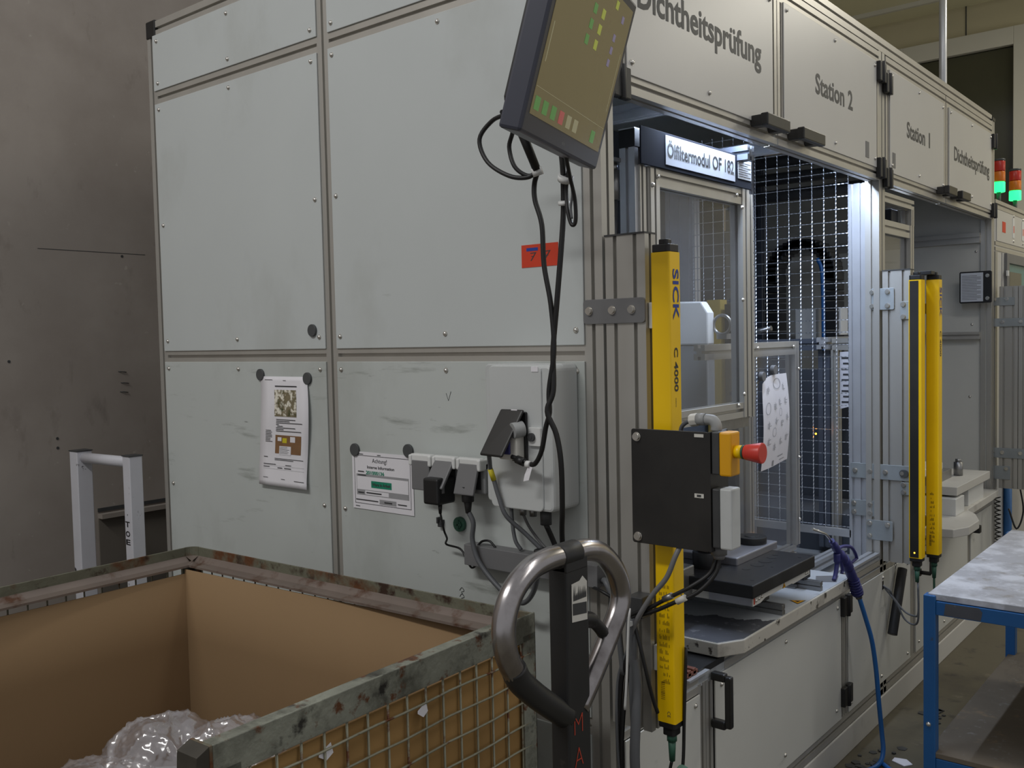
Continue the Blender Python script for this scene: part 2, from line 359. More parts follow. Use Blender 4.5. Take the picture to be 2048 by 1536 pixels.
# plain shell: roof, back, far end and inner partitions
B(-1.95, -.03, .03, 3.83, 2.70, 2.712).build('unseen_roof_panel', panel, mc)  # unseen roof added to keep ceiling light out of the interior
B(-1.95, -1.94, .05, 3.8, .1, 2.7).build('back_panel', panel, mc)
B(-1.60, -1.59, .06, 3.79, .66, 2.69).build('inner_back_panel', darkint, mc)
B(-1.58, -.01, 3.80, 3.812, .62, 2.69).build('inner_end_panel', panel_low, mc)
B(-1.9, -.002, .06, 3.79, .60, .63).build('bench_deck', slab_top, mc)
MB().prof('x', -1.5, -.055, 3.765, 3.80, 2.045, 2.10).build('inner_rail', alu_y, mc)
MB().prof('x', -1.5, -.055, 3.765, 3.80, 1.52, 1.56).build('inner_rail', alu_y, mc)
for (x, z) in ((-.08, 2.0), (-.1, 1.6), (-.11, 1.2)): put('screw', SCY, (x, 3.80, z), mc)
# front top rails
for (y0, y1) in ((.055, 3.79),):
    MB().prof('y', y0, y1, 2.672, 2.727, -.055, 0).build('front_rail', alu_y, mc)
B(-.05, .004, 3.79, 3.853, 2.70, 2.716).build('corner_cap', black, mc)
# flap doors of the header
HZ0, HZ1 = 2.168, 2.665
def flap(y0, y1, word, wy0, wy1, hinge_side, hy0, hy1, cap=.074, fat=.022):
    g = MB(); t = .05
    g.prof('y', y0+.001, y1-.001, HZ0, HZ0+t, -.045, .003); g.prof('y', y0+.001, y1-.001, HZ1-t, HZ1, -.045, .003)
    g.prof('z', HZ0+t, HZ1-t, -.045, .003, y0, y0+t); g.prof('z', HZ0+t, HZ1-t, -.045, .003, y1-t, y1)
    fl = g.build('flap_door', alu_y, mc)
    B(.0035, .0075, y0+.040, y1-.040, HZ0+.044, HZ1-.046).build('panel', panel_up, fl, .001)
    ym = (y0+y1)/2
    for y in (y0+.062, ym, y1-.062):
        for z in (2.243, 2.598): put('screw', SCX, (.0076, y, z), fl)
    ws = word.split(' '); ww = wy1-wy0
    if len(ws) == 1: text('lettering', word, (.0082, wy0, 2.385), (0, 1, 0), (0, 0, 1), ww, cap, dkgrey, fl, fat)
    else:
        text('lettering', ws[0], (.0082, wy0, 2.385), (0, 1, 0), (0, 0, 1), ww*.76, cap, dkgrey, fl, fat)
        text('number', ws[1], (.0082, wy0+ww*(.87 if ws[1] == '2' else .93), 2.385), (0, 1, 0), (0, 0, 1), ww*(.13 if ws[1] == '2' else .05), cap, dkgrey, fl, fat)
    # bow handle with two feet
    h = MB(); h.prism([(y, z) for y, z in ((hy0, 2.19), (hy1, 2.19), (hy1, 2.228), (hy0, 2.228))], 'x', .038, .062)
    h.box(.004, .045, hy0+.005, hy0+.04, 2.192, 2.226); h.box(.004, .045, hy1-.04, hy1-.005, 2.192, 2.226)
    h.build('handle', black2, fl, .004)
    for hz in (2.575, 2.205):
        hy = y1 if hinge_side > 0 else y0; dz = .0 if hinge_side > 0 else -.03
        b = MB(); b.box(.003, .022, hy-.038, hy-.002, hz+dz-.03, hz+dz+.045); b.box(.003, .022, hy+.002, hy+.036, hz+dz-.03, hz+dz+.045); b.cyl((.02, hy, hz+dz-.034), (.02, hy, hz+dz+.049), .009, 10)
        b.build('hinge', black, fl, .003)
    return fl
flap(.070, .990, 'Dichtheitsprüfung', .162, .866, -1, .79, .955)
f2 = flap(.995, 1.948, 'Station 2', 1.292, 1.645, 1, 1.06, 1.24, .068)
f3 = flap(2.030, 2.880, 'Station 1', 2.284, 2.622, -1, 2.72, 2.86, .066)
flap(2.890, 3.79, 'Dichtheitsprüfung', 3.012, 3.70, 1, 2.95, 3.10, .066)
for (fl, yy) in ((f2, 1.80), (f3, 2.115)):
    B(.0078, .0088, yy-.018, yy+.018, 2.235, 2.295).build('small_label', greyd, fl)
# --- base front
MB().prof('y', .055, .44, .585, .635, -.055, 0).build('base_rail', alu_y, mc)
MB().prof('y', .60, 3.79, .608, .660, -.055, .0).build('base_rail', alu_y, mc)
MB().prof('y', .055, 3.79, .105, .160, -.055, .0, 1, 1).build('base_rail', alu_y, mc)
B(-1.9, .003, .0, 3.85, 0.0, .100).build('plinth', plinthm, mc, .004)
for (a, b) in ((.44, .48), (.482, .524), (1.512, 1.548), (1.552, 1.588), (2.33, 2.367), (2.37, 2.41), (3.28, 3.31), (3.313, 3.345)):
    MB().prof('z', .160, .608, -.055, 0, a, b).build('base_post', alu, mc)
def fpanel(y0, y1, z0, z1, name, screws, m=panel_low):
    p = B(.0003, .005, y0, y1, z0, z1).build(name, m, mc, .001)
    for (y, z) in screws: put('screw', SCX, (.0052, y, z), p)
    return p
fpanel(.060, .440, .155, .583, 'base_panel', [(.412, .56), (.412, .2)])
dr = fpanel(.530, 1.512, .160, .606, 'base_door', [(.567, .574), (1.018, .578), (1.475, .579), (.567, .2), (1.006, .207), (1.460, .206)])
fp2 = fpanel(1.588, 2.332, .160, .606, 'base_panel', [(1.615, .585), (1.972, .586), (2.29, .58), (1.606, .19), (1.950, .190), (2.287, .19)])
fpanel(2.41, 3.28, .160, .606, 'base_door', [(2.44, .58), (2.45, .2), (2.85, .19), (3.24, .19)])
fpanel(3.345, 3.79, .160, .606, 'base_panel', [(3.38, .58)])
def bow(y, z0, z1, par, lay=0):
    pts = [(.003, y, z0+.012), (.05, y, z0+.012), (.062, y, z0+.028), (.062, y, z1-.028), (.05, y, z1-.012), (.003, y, z1-.012)]
    b = MB()
    b.box(.045, .065, y-.011, y+.011, z0+.006, z1-.006); b.box(.003, .047, y-.012, y+.012, z0, z0+.024); b.box(.003, .047, y-.012, y+.012, z1-.024, z1)
    b.build('handle', black2, par, .005)
bow(.515, .468, .628, dr); 
hb = MB(); hb.box(.003, .022, 2.415, 2.437, .50, .53); hb.tube([(.02, 2.425, .515), (.06, 2.425, .515), (.065, 2.43, .525), (.065, 2.43, .60), (.02, 2.43, .605)], .009, 8); hb.build('handle', black2, mc)
for z in (.575, .24):
    b = MB(); b.box(.003, .02, 1.505, 1.545, z-.035, z+.035); b.box(.003, .02, 1.553, 1.592, z-.035, z+.035); b.cyl((.018, 1.549, z-.04), (.018, 1.549, z+.04), .009, 10)
    b.build('hinge', black, mc, .003)
b = MB(); b.box(.003, .02, 3.29, 3.335, .53, .62); b.box(.003, .05, 3.335, 3.37, .53, .57); b.build('latch', black, mc, .004)
B(.0003, .006, 1.964, 1.980, .538, .572).build('cable_hole', black, fp2)
B(-.30, -.002, .445, .60, .609, .648).build('gap_shade_block', black, mc)  # black box added to stand in for the dark gap under the slab
# left lid over the drag chain
B(-.06, .012, .37, .485, .636, .642).build('sheet_lid', alu_blue, mc)
# inner bank of slotted profile beside the mesh
MB().prof('z', .66, HZ0, -.125, -.057, 1.965, 2.02, 2, 1).build('inner_post', alu_blue, mc)
MB().prof('z', .66, HZ0+.2, -.62, -.565, 1.99, 2.04, 1, 1).build('inner_post', alu_blue, mc)
MB().prof('z', .66, HZ0+.2, -.98, -.83, 1.99, 2.04, 3, 1).build('inner_post', alu_blue, mc)
MB().prof('x', -.055, -1.5, .90, .945, 2.12, 2.165).build('inner_rail', blueish, mc)
MB().prof('z', 2.0, 2.7, -.5, -.455, .62, .665).build('inner_post', blueish, mc)
MB().prof('y', .06, 3.79, 2.26, 2.30, -.095, -.055).build('inner_rail', blueish, mc)
for y in (.62, 1.45): MB().prof('x', -.9, -.10, y, y+.045, 2.24, 2.285).build('inner_rail', alu_blue, mc)
MB().prof('y', 1.05, 1.95, .66, .70, -.17, -.13).build('inner_rail', alu_blue, mc)
MB().prof('y', 1.53, 1.95, .662, .69, -.045, .0).build('sill_rail', alu_blue, mc)

# --- crimped wire mesh partition at y = 1.97
def crimp(p0, p1, amp, ax, per=.0165, r=.0016):
    p0, p1 = Vector(p0), Vector(p1); L = (p1-p0).length; n = int(L/(per/4)); out = []
    for i in range(n+1):
        t = i/n; p = p0.lerp(p1, t); p = p.copy(); p[ax] += amp*math.sin(2*PI*L*t/per); out.append(p)
    return out
g = MB()
for i in range(15):
    x = -.129-.05*i
    if x < -.84: break
    g.tube(crimp((x, 1.975, .76), (x, 1.975, 2.44), .0016, 1), .0017, 3)
for k in range(34):
    z = .775+.05*k
    g.tube(crimp((-.125, 1.975, z), (-.84, 1.975, z), .0016, 1), .0017, 3)
g.build('wire_mesh', mat('mesh_wire', (200, 206, 214), .3, .75, .05, 50), mc)
B(-.84, -.12, 1.965, 1.99, .735, .765).build('mesh_rail', alu_blue, mc)
# --- sliding doors
def sdoor(y0, y1, z0, z1, xf):
    d = MB(); w_ = .048
    for (a, b) in ((y0, y0+w_), (y1-w_, y1)): d.prof('z', z0, z1, xf-.045, xf, a, b, 1, 1)
    for (a, b) in ((z1-.055, z1), (z0, z0+.048)): d.prof('y', y0+w_, y1-w_, a, b, xf-.042, xf-.003)
    dd = d.build('sliding_door', alu, mc)
    MB().add([(xf-.022, y0+.035, z0+.035), (xf-.022, y1-.035, z0+.035), (xf-.022, y1-.035, z1-.04), (xf-.022, y0+.035, z1-.04)], [(0, 1, 2, 3)]).build('pane', pane, dd)
    return dd
d2 = sdoor(.392, 1.003, 1.309, 2.045, -.10)
for (y, z) in ((.429, 2.016), (.402, 1.990), (.912, 2.015), (.948, 1.979), (.948, 1.686), (.952, 1.384), (.912, 1.350)):
    put('screw', SCX, (-.0995, y, z), d2)
MB().prof('z', 1.25, 2.10, -.160, -.112, .330, .378, 1, 1).build('guide_post', alu_blue, mc)
MB().prof('z', 1.25, 2.04, -.150, -.105, .345, .392, 1, 2).build('guide_post', alu, mc)
B(-.161, -.111, .329, .379, 2.086, 2.135).build('post_cap', black, mc, .002)
B(-.161, -.111, .329, .379, 2.135, 2.138).build('post_cap_plate', alu_blue, mc)
MB().cyl((-.178, .33, 1.3), (-.178, .33, 1.95), .009, 14).cyl((-.178, .33, 1.95), (-.178, .33, 2.03), .016, 14).cyl((-.178, .33, 2.03), (-.178, .33, 2.05), .01, 12).box(-.21, -.155, .30, .36, 2.05, 2.06).build('lift_cylinder', steel, mc)
g = MB()
for k in range(14): g.box(-.20, -.15, .40, .42, 1.34+k*.042, 1.34+k*.042+.038)
g.build('cable_track', card, mc, kind='stuff')
MB().prof('z', 1.305, 2.03, -.145, -.105, 1.006, 1.040, 1, 1).build('guide_post', alu, mc)
B(-.115, -.111, .76, 1.01, 1.275, 1.325).build('steel_bracket', steel, mc)
sg = B(-.095, -.091, .328, 1.003, 2.038, 2.140).build('door_sign', mat('sign_navy', (24, 27, 36), .9, spec=.1), mc, .002)
B(-.0908, -.0898, .458, .884, 2.052, 2.133).build('sign_label', signm, sg)
text('lettering', 'Ölfiltermodul OF 182', (-.0892, .466, 2.074), (0, 1, 0), (0, 0, 1), .408, .040, black, sg, .018)
B(-.0908, -.0898, .905, .999, 2.066, 2.127).build('small_label', greyp, sg)
g = MB()
for k in range(7): g.box(-.0898, -.0893, .910, .994-.02*(k % 2), 2.074+k*.007, 2.0755+k*.007)
g.build('small_print', blueish, sg)
d1 = sdoor(2.035, 2.475, 1.50, 2.03, -.02)
MB().prof('y', 2.035, 2.478, 2.10, 2.14, -.065, -.02).build('door_head_rail', alu, mc); MB().prof('z', 2.03, 2.10, -.065, -.02, 2.44, 2.478).build('door_head_post', alu, mc)
B(-.12, -.07, 2.33, 2.42, 2.035, 2.10).build('switch_box', black, mc, .004)
# fixed inner window with drawing pinned on it (facing the operator)
GX = -.20
d = MB()
for (a, b) in ((1.20, 1.235), (1.603, 1.64)): d.prof('z', .76, 1.545, GX-.04, GX, a, b, 1, 1)
d.prof('y', .88, 1.603, 1.495, 1.545, GX-.04, GX); d.prof('y', .88, 1.603, .72, .76, GX-.04, GX)
iw = d.build('inner_window', alu_y, mc)
MB().add([(GX+.003, .90, .75), (GX+.003, 1.625, .75), (GX+.003, 1.625, 1.52), (GX+.003, .90, 1.52)], [(0, 1, 2, 3)]).build('pane', pane, iw)
for (y, z) in ((1.26, 1.525), (1.575, 1.525), (1.62, 1.44), (1.62, 1.10), (1.62, .86)): put('screw', SCX, (GX+.006, y, z), iw)
# drawing pinned on the inner window
dw = thing('drawing_sheet', 'white technical drawing sheet hanging on the inner window behind the emergency button', 'paper', (GX+.01, 1.385, 1.107))
def dp(u, v, off=0): return (GX+.010+.012*math.sin(v*3.1)+.004*math.sin(u*5)+off, 1.268+.236*u+(.02*(1-v)**6*(1-u)), 1.428-.322*v-.018*(1-u)*v-.03*(1-u)**8*(1-v))
g = MB(); g.add([dp(i/8, j/12) for j in range(13) for i in range(9)], [(j*9+i, j*9+i+1, (j+1)*9+i+1, (j+1)*9+i) for j in range(12) for i in range(8)], True)
g.build('sheet', paper, dw)
g = MB(); random.seed(12)
def dq(u0, u1, v0, v1): g.add([dp(u0, v0, .0012), dp(u1, v0, .0012), dp(u1, v1, .0012), dp(u0, v1, .0012)], [(0, 1, 2, 3)])
for (u, v) in ((.12, .12), (.75, .12), (.35, .32), (.55, .28), (.80, .28), (.12, .5), (.38, .48), (.62, .52), (.85, .47), (.12, .68), (.33, .76), (.58, .72), (.82, .70)):
    for k in range(4):
        vv = v+k*.016; dq(u, u+random.uniform(.05, .14), vv, vv+.006)
    dq(u+.05, u+.058, v-.02, v+.07)
for (u, v, r1_, r2_) in ((.16, .34, .08, .065), (.62, .42, .06, .045), (.36, .62, .07, .05), (.52, .10, .16, .06)):
    for k in range(20):
        a_, b_ = 2*PI*k/20, 2*PI*(k+1)/20; P = [dp(u+r1_*f*math.cos(t), v+r2_*f*math.sin(t), .0012) for f, t in ((1, a_), (1, b_), (.9, b_), (.9, a_))]; g.add(P, [(0, 1, 2, 3)])
dq(.55, .78, .905, .915); dq(.65, .85, .955, .963); dq(.34, .40, .93, .99)
g.build('printing', printg, dw, kind='stuff')
for (y, z, la) in ((1.278, 1.425, 'round magnet on the left corner of the drawing sheet on the inner window'), (1.375, 1.445, 'round magnet at the middle top of the drawing sheet on the inner window')):
    o = MB().cyl((GX+.006, y, z), (GX+.022, y, z), .017, 18).build('round_magnet', greyd, None, .001); tag(o, la, 'magnet')
o = MB().add([(-.195, 2.056, 1.254), (-.12, 2.056, 1.275), (-.12, 2.056, 1.497), (-.195, 2.056, 1.492), (-.195, 2.057, 1.254), (-.12, 2.057, 1.275), (-.12, 2.057, 1.497), (-.195, 2.057, 1.492)], [(0, 1, 2, 3), (7, 6, 5, 4), (0, 4, 5, 1), (2, 6, 7, 3)]).build('drawing_sheet', paper); tag(o, 'narrow white drawing sheet seen behind the wire mesh beside the bright post', 'paper')
g = MB()
for k in range(9): g.box(-.188+.006*(k % 2), -.135-.01*(k % 3), 2.0545, 2.0555, 1.28+k*.023, 1.287+k*.023)
g.build('printing', printm, o, kind='stuff')
# frame seen behind the mesh, with open profile end
MB().prof('y', 2.03, 2.7, 1.505, 1.555, -.285, -.235).build('inner_rail', alu_blue, mc)
MB().prof('x', -.9, -.29, 2.06, 2.10, 1.50, 1.55).build('inner_rail', blueish, mc)
MB().prof('x', -.23, -.06, 2.06, 2.10, 1.50, 1.55).build('inner_rail', alu_y, mc)
MB().prof('z', .66, 1.50, -.29, -.24, 2.06, 2.10).build('inner_post', blueish, mc)
MB().prof('z', .66, 1.50, -.235, -.205, 2.06, 2.10).build('inner_post', alu, mc)
# plates that tie the light curtain posts to the machine
def tplate(x0, x1, z0, z1, y, bolts, m=zinc, r=.006, name='joining_plate', bm=None, par=None):
    p = MB().prism([(z, x) for x, z in rrect(x0, x1, z0, z1, r)], 'y', y-.005, y).build(name, m, par or mc, .0008)
    for (x, z) in bolts: put('bolt', bm or BOY, (x, y-.0052, z), p)
    return p
tplate(-.054, .117, 1.609, 1.667, -.0004, [(-.036, 1.640), (.029, 1.640), (.082, 1.640)], greyd, .009)
YB = 1.9645
tplate(-.045, .055, 1.66, 1.745, YB, [(-.03, 1.73), (.03, 1.73), (-.03, 1.675), (.03, 1.675)], zinc)
tplate(-.118, .112, .985, 1.045, YB, [(-.10, 1.015), (-.04, 1.015), (.02, 1.015), (.085, 1.015)], zinc)
tplate(-.118, -.012, .832, .895, YB, [(-.105, .88), (-.04, .88), (-.105, .845), (-.04, .845)], zinc)
tplate(-.052, .05, .74, .820, YB-.006, [(-.04, .805), (.03, .805), (-.04, .755)], zinc)
tplate(.078, .118, 1.62, 1.69, YB, [(.09, 1.678), (.09, 1.63)], zinc)
tplate(.078, .118, .93, 1.0-.02, YB, [(.09, .97), (.09, .94)], zinc)
tplate(.075, .11, 1.0, 1.03, YB-.006, [], magm, .015)
# outrigger posts for the light curtains
def outrigger(x0, x1, y0, z0, z1):
    MB().prof('z', z0, z1, x0, x1, y0, y0+.045, 2, 1).build('outrigger_post', alu, mc)
    B(x0-.001, x1+.001, y0-.003, y0+.048, z1, z1+.004).build('post_cap', dkgrey, mc)
outrigger(.008, .116, .0, .655, 1.812); outrigger(.008, .114, 1.967, .655, 1.812)
o3 = MB().prof('z', .69, 1.805, .022, .115, 3.87, 3.915, 2, 1).build('outrigger_post', alu, mc)
MB().prof('z', .69, 1.805, .118, .215, 3.87, 3.915, 2, 1).build('outrigger_post', alu, mc)
tplate(-.04, .10, 1.70, 1.745, 3.8695, [(.0, 1.735), (.06, 1.735)], zinc)
tplate(-.035, .215, 1.585, 1.63, 3.8635, [(-.01, 1.61), (.04, 1.61), (.13, 1.61), (.19, 1.61)], zinc)
tplate(-.035, .215, .86, .915, 3.8695, [(-.01, .89), (.04, .89), (.13, .89), (.19, .89)], zinc)
tplate(-.04, .08, .74, .815, 3.8695, [(-.02, .80), (.06, .80)], zinc)

# --- work bench slab and its parts
sl = [(.045, 1.525), (.045, .635), (.0, .558), (-.14, .558), (-.9, .558), (-.9, 1.525)]
slab = MB().prism(sl, 'z', .652, .693).build('bench_slab', slab_edge, mc, .003)
st = [(.041, 1.521), (.041, .637), (-.002, .562), (-.14, .562), (-.896, .562), (-.896, 1.521)]
MB().prism(st, 'z', .6925, .6945).build('bench_top_coat', slab_top, slab)
random.seed(8); wp = []; ctl = [(-.22, .755), (-.167, .765), (-.139, .805), (-.081, .799), (-.035, .806), (-.008, .838), (.020, .830), (.039, .862)]
for k in range(7):
    for i in range(6):
        t = i/6; a_, b_ = ctl[k], ctl[k+1]; wp.append((a_[0]+(b_[0]-a_[0])*t, a_[1]+(b_[1]-a_[1])*t+random.uniform(-.006, .006)))
MB().prism([(.041, .862), (.041, .640), (-.003, .563), (-.22, .563)]+wp, 'z', .6946, .6949).build('worn_patch', wornm, slab)
MB().prism([(.03, 1.40), (-.03, 1.36), (-.06, 1.44), (.005, 1.49)], 'z', .6946, .6955).build('type_plate', greyd, slab)
def warn(pts, par):
    c = Vector((sum(p[0] for p in pts)/3, sum(p[1] for p in pts)/3, sum(p[2] for p in pts)/3))
    P = [Vector(p) for p in pts]; n = (P[1]-P[0]).cross(P[2]-P[0]).normalized()
    if n.z < 0 and abs(n.z) > .5 or (abs(n.z) < .5 and n.x < 0): n = -n
    b = MB().add([p+n*.0003 for p in P], [(0, 1, 2)]).build('warning_sign', black, par)
    MB().add([c+(p-c)*.82+n*.0006 for p in P], [(0, 1, 2)]).build('warning_field', yellow2, par)
    q = [c+(p-c)*.35+n*.0009 for p in P]
    MB().add(q, [(0, 1, 2)]).build('warning_mark', black, par)
warn([(-.012, 1.09, .6948), (.034, 1.118, .6948), (.028, 1.062, .6948)], slab)
for y in (.925, 1.262):
    MB().prof('x', -.85, .040 if y < 1 else .030, y-.011, y+.011, .6946, .727, 1, 1, .004, .004).build('guide_rail', steel, slab, .001)
    B(-.30, -.02, y-.03, y+.03, .728, .772).build('rail_carriage', fixt, slab, .003)
g = MB()
for k in range(5): g.box(-.05, .0, .30+k*.028, .318+k*.028, .642, .662)
g.box(-.05, -.035, .29, .44, .645, .656); g.box(-.012, .0, .29, .44, .645, .656)
g.build('drag_chain', brown, mc, .002)
MB().cyl((.0, .005, .0), (0, .0051, 0), .001, 3)

# --- interior equipment of station 2, seen through the door
B(-.80, -.365, 1.21, 1.27, 1.30, 1.54).build('housing_base', greyp, mc, .004)
MB().prism([(1.54, -.70), (1.54, -.358), (1.656, -.358), (1.697, -.385), (1.705, -.70)], 'y', 1.205, 1.255).build('machine_housing', whitep, mc, .006)
rg = MB(); rg.tube([(-.325+.034*math.cos(a*PI/12), 1.25, 1.612+.034*math.sin(a*PI/12)) for a in range(24)], .006, 8, True); rg.box(-.345, -.305, 1.245, 1.28, 1.56, 1.58); rg.build('gauge_ring', steel, mc)
MB().box(-.62, -.56, 1.7, 1.76, .66, 1.72).build('yellow_column', mat('dull_yellow', (140, 120, 50), .5), mc)
MB().box(-.54, -.50, 1.7, 1.76, .66, 1.70).build('black_column', black, mc)
B(-.9, -.64, 1.5, 1.9, .66, 1.28).build('lower_housing', darkint, mc, .004)
# interior of station 1, seen through the mesh
ac = MB(); R = .155; cx, cz = -.70, 1.88
for k in range(22):
    a = -.1+k/21*(PI+.2); c, s_ = math.cos(a), math.sin(a)
    ac.box(cx+R*c-.03, cx+R*c+.03, 2.86, 2.98, cz+R*s_-.022, cz+R*s_+.022)
for k in range(16):
    z = 1.86-k*.05
    ac.box(cx+R-.035, cx+R+.035, 2.86, 2.98, z-.022, z+.022); ac.box(cx-R-.035, cx-R+.035, 2.86, 2.98, z-.022, z+.022)
ac.build('cable_chain', black, mc, .004, kind='stuff')
B(-.74, -.63, 2.90, 3.0, 1.53, 1.70).build('beige_box', card_out, mc, .003).data.materials[0] = whitep
B(-.53, -.50, 2.90, 3.0, 1.56, 1.70).build('beige_box', whitep, mc, .003)
MB().tube(curve([(-.565, 2.85, 1.1), (-.57, 2.85, 1.5), (-.575, 2.85, 1.86), (-.6, 2.85, 1.95)]), .010, 8).build('blue_hose', blueh, mc)
B(-1.2, -.78, 2.2, 2.7, .66, 1.50).build('gearbox', fixt, mc, .01)
MB().cyl((-.72, 2.2, 1.57), (-.56, 2.2, 1.60), .012, 10).cyl((-.78, 2.15, 1.62), (-.66, 2.15, 1.62), .008, 8).cyl((-.68, 2.2, 1.56), (-.68, 2.2, 1.68), .01, 8).build('linkage', steel, mc)
MB().prof('z', .66, 2.6, -1.02, -.97, 3.0, 3.05).build('inner_post', blueish, mc)
MB().prof('z', .66, 2.6, -.48, -.44, 3.2, 3.25).build('inner_post', blueish, mc)
for k in range(3): MB().cyl((-1.2, 2.6, 2.25+.09*k), (-.1, 2.6+.1*k, 2.25+.09*k), .03, 12).build('air_duct', dkgrey, mc)
B(-1.5, -.32, 2.5, 2.52, .66, 1.40).build('inner_panel', darkint, mc)
MB().dome((-.262, 1.96, 1.155), (0, -1, 0), .004, .004).build('indicator_led', led_o, mc)
B(-1.5, -.05, 2.11, 2.48, .631, .80).build('base_block', darkint, mc)
# LED tube under the header of station 2 and station 1
for (y0, y1, en) in ((.45, 1.85, 13), (2.3, 3.0, 1.2)):
    t = MB().cyl((-.068, y0, 2.215), (-.068, y1, 2.215), .008, 10).build('led_tube', tubem if en > 5 else framew, mc)
    B(-.085, -.055, y0-.02, y1+.02, 2.224, 2.235).build('lamp_holder', dkgrey, mc)
    lo_ = area('station_lamp_light', (-.068, (y0+y1)/2, 2.205), (-.068, (y0+y1)/2, 1.0), .03, y1-y0, en, (.66, .78, 1)); lo_.rotation_euler = (0, 0, 0)

# ================================================================== THINGS FIXED TO THE MACHINE
def wobble(pts, a=.0): return pts
# round magnets
def magnet(x, z, label, r=.019, cat='magnet'):
    o = MB().cyl((x, -.0052, z), (x, -.0125, z), r, 24).build('round_magnet', magm, None, .0012); tag(o, label, cat, 'dark round magnets on the machine end')
magnet(-1.064, 1.617, 'dark round magnet alone near the lower right screw of the tall left panel')
magnet(-1.335, 1.479, 'dark round magnet on the upper left corner of the tall instruction sheet')
magnet(-1.095, 1.469, 'dark round magnet on the upper right corner of the tall instruction sheet')
magnet(-.884, 1.260, 'dark round magnet on the left corner of the Achtung notice')
magnet(-.659, 1.270, 'dark round magnet on the right corner of the Achtung notice')
# instruction sheet: wavy hanging A4 paper
ps = thing('instruction_sheet', 'white instruction sheet with two printed photographs hanging wavy under two magnets', 'paper', (-1.22, -.006, 1.12))
def wavy(u, v):   # u 0..1 across, v 0..1 down
    x0 = -1.338+.012*math.sin(v*5.2+.2)*1.0; x1 = -1.098+.012*math.sin(v*5.2+.0)+.006*v
    y = -.0085-.012*v*(1-v)*2-.007*math.sin(v*7)*v - .006*v
    return (x0+(x1-x0)*u, y, 1.474-.352*v+.0*u)
g = MB(); n = 24
g.add([wavy(i/6, j/n) for j in range(n+1) for i in range(7)], [(j*7+i, (j+1)*7+i, (j+1)*7+i+1, j*7+i+1) for j in range(n) for i in range(6)], True)
sh = g.build('sheet', paper, ps); sf = sh.modifiers.new('Solid', 'SOLIDIFY'); sf.thickness = .0004
def on_wavy(u0, u1, v0, v1, m, name, k=6, off=.0009):
    g = MB(); 
    g.add([tuple(Vector(wavy(u0+(u1-u0)*i/2, v0+(v1-v0)*j/k))+Vector((0, -off, 0))) for j in range(k+1) for i in range(3)], [(j*3+i, (j+1)*3+i, (j+1)*3+i+1, j*3+i+1) for j in range(k) for i in range(2)])
    return g if m is None else g.build(name, m, ps)
on_wavy(.30, .76, .12, .36, photo1, 'parts_photo'); on_wavy(.33, .86, .53, .70, photo2, 'box_photo')
on_wavy(.38, .46, .55, .585, paper, 'box_photo_label', 2, .0013); on_wavy(.48, .57, .555, .60, yelp, 'box_photo_label', 2, .0013); on_wavy(.64, .74, .54, .59, paper, 'box_photo_label', 2, .0013)
on_wavy(.42, .66, .63, .71, paper, 'text_box', 2, .0013)
g = MB(); random.seed(3)
def line(u0, u1, v, h=.004, off=.0016):
    q = on_wavy(u0, u1, v, v+h, None, '', 1, off); g.add(q.v, q.f)
line(.10, .27, .028, .004); line(.50, .56, .033); line(.32, .78, .082, .010)
for k, (a, b) in enumerate(((.34, .74), (.34, .62), (.34, .88), (.34, .40), (.36, .48), (.34, .74), (.34, .50), (.34, .86))): line(a, b, .385+k*.015, .006)
for k in range(8): line(.12, .12+random.uniform(.1, .16), .49+k*.0145, .005)
for k in range(6): line(.43, .43+random.uniform(.14, .2), .638+k*.0115, .003)
line(.10, .18, .735, .006); line(.33, .92, .745, .005); line(.33, .72, .757, .005); line(.10, .36, .80, .006); line(.56, .68, .80, .006); line(.10, .23, .825, .006); line(.40, .50, .828, .007); line(.54, .68, .828, .007); line(.1, .95, .815, .0012); line(.1, .95, .845, .0012)
line(.10, .2, .925, .004); line(.48, .56, .93, .004); line(.75, .95, .935, .005)
g.build('printing', printm, ps, kind='stuff')
# Achtung notice
an = thing('achtung_notice', 'white printed Achtung notice with green highlighted words held by two magnets', 'paper', (-.77, -.006, 1.086))
X0, X1, Z0, Z1 = -.899, -.643, 1.086, 1.256
def tilt(p): return (p[0], p[1], p[2]+(p[0]-X0)*.045)
B(X0, X1, -.0075, -.0068, Z0, Z1).build('sheet', paper, an)
def np_(x0, x1, z0, z1, m, name, y=-.0079):
    return MB().add([(x0, y, z0), (x1, y, z0), (x1, y, z1), (x0, y, z1)], [(0, 1, 2, 3)]).build(name, m, an)
g = MB()
for (a, b, c, d) in ((.010, .246, .158, .1595), (.010, .246, .016, .0175), (.010, .0115, .016, .1595), (.2445, .246, .016, .1595)):
    g.add([(X0+a, -.0080, Z0+c), (X0+b, -.0080, Z0+c), (X0+b, -.0080, Z0+d), (X0+a, -.0080, Z0+d)], [(0, 1, 2, 3)])
g.build('border_line', printm, an)
np_(X0+.018, X0+.238, Z0+.042, Z0+.104, printg, 'grey_field'); np_(X0+.020, X0+.236, Z0+.058, Z0+.097, paper, 'white_field', -.0082)
np_(X0+.055, X0+.155, Z0+.044, Z0+.056, paper, 'white_field', -.0082); np_(X0+.082, X0+.168, Z0+.066, Z0+.086, printgr, 'green_highlight', -.0085)
np_(X0+.115, X0+.185, Z0+.020, Z0+.034, printg, 'grey_field')
XD, ZD = (1, 0, 0), (0, 0, 1)
text('lettering', 'Achtung!', (X0+.088, -.0082, Z0+.140), XD, ZD, .062, .0125, printm, an)
text('lettering', 'Interne Information', (X0+.066, -.0082, Z0+.122), XD, ZD, .114, .009, printm, an, .015)
text('lettering', '201000136', (X0+.060, -.0082, Z0+.105), XD, ZD, .078, .010, printgr, an, .03)
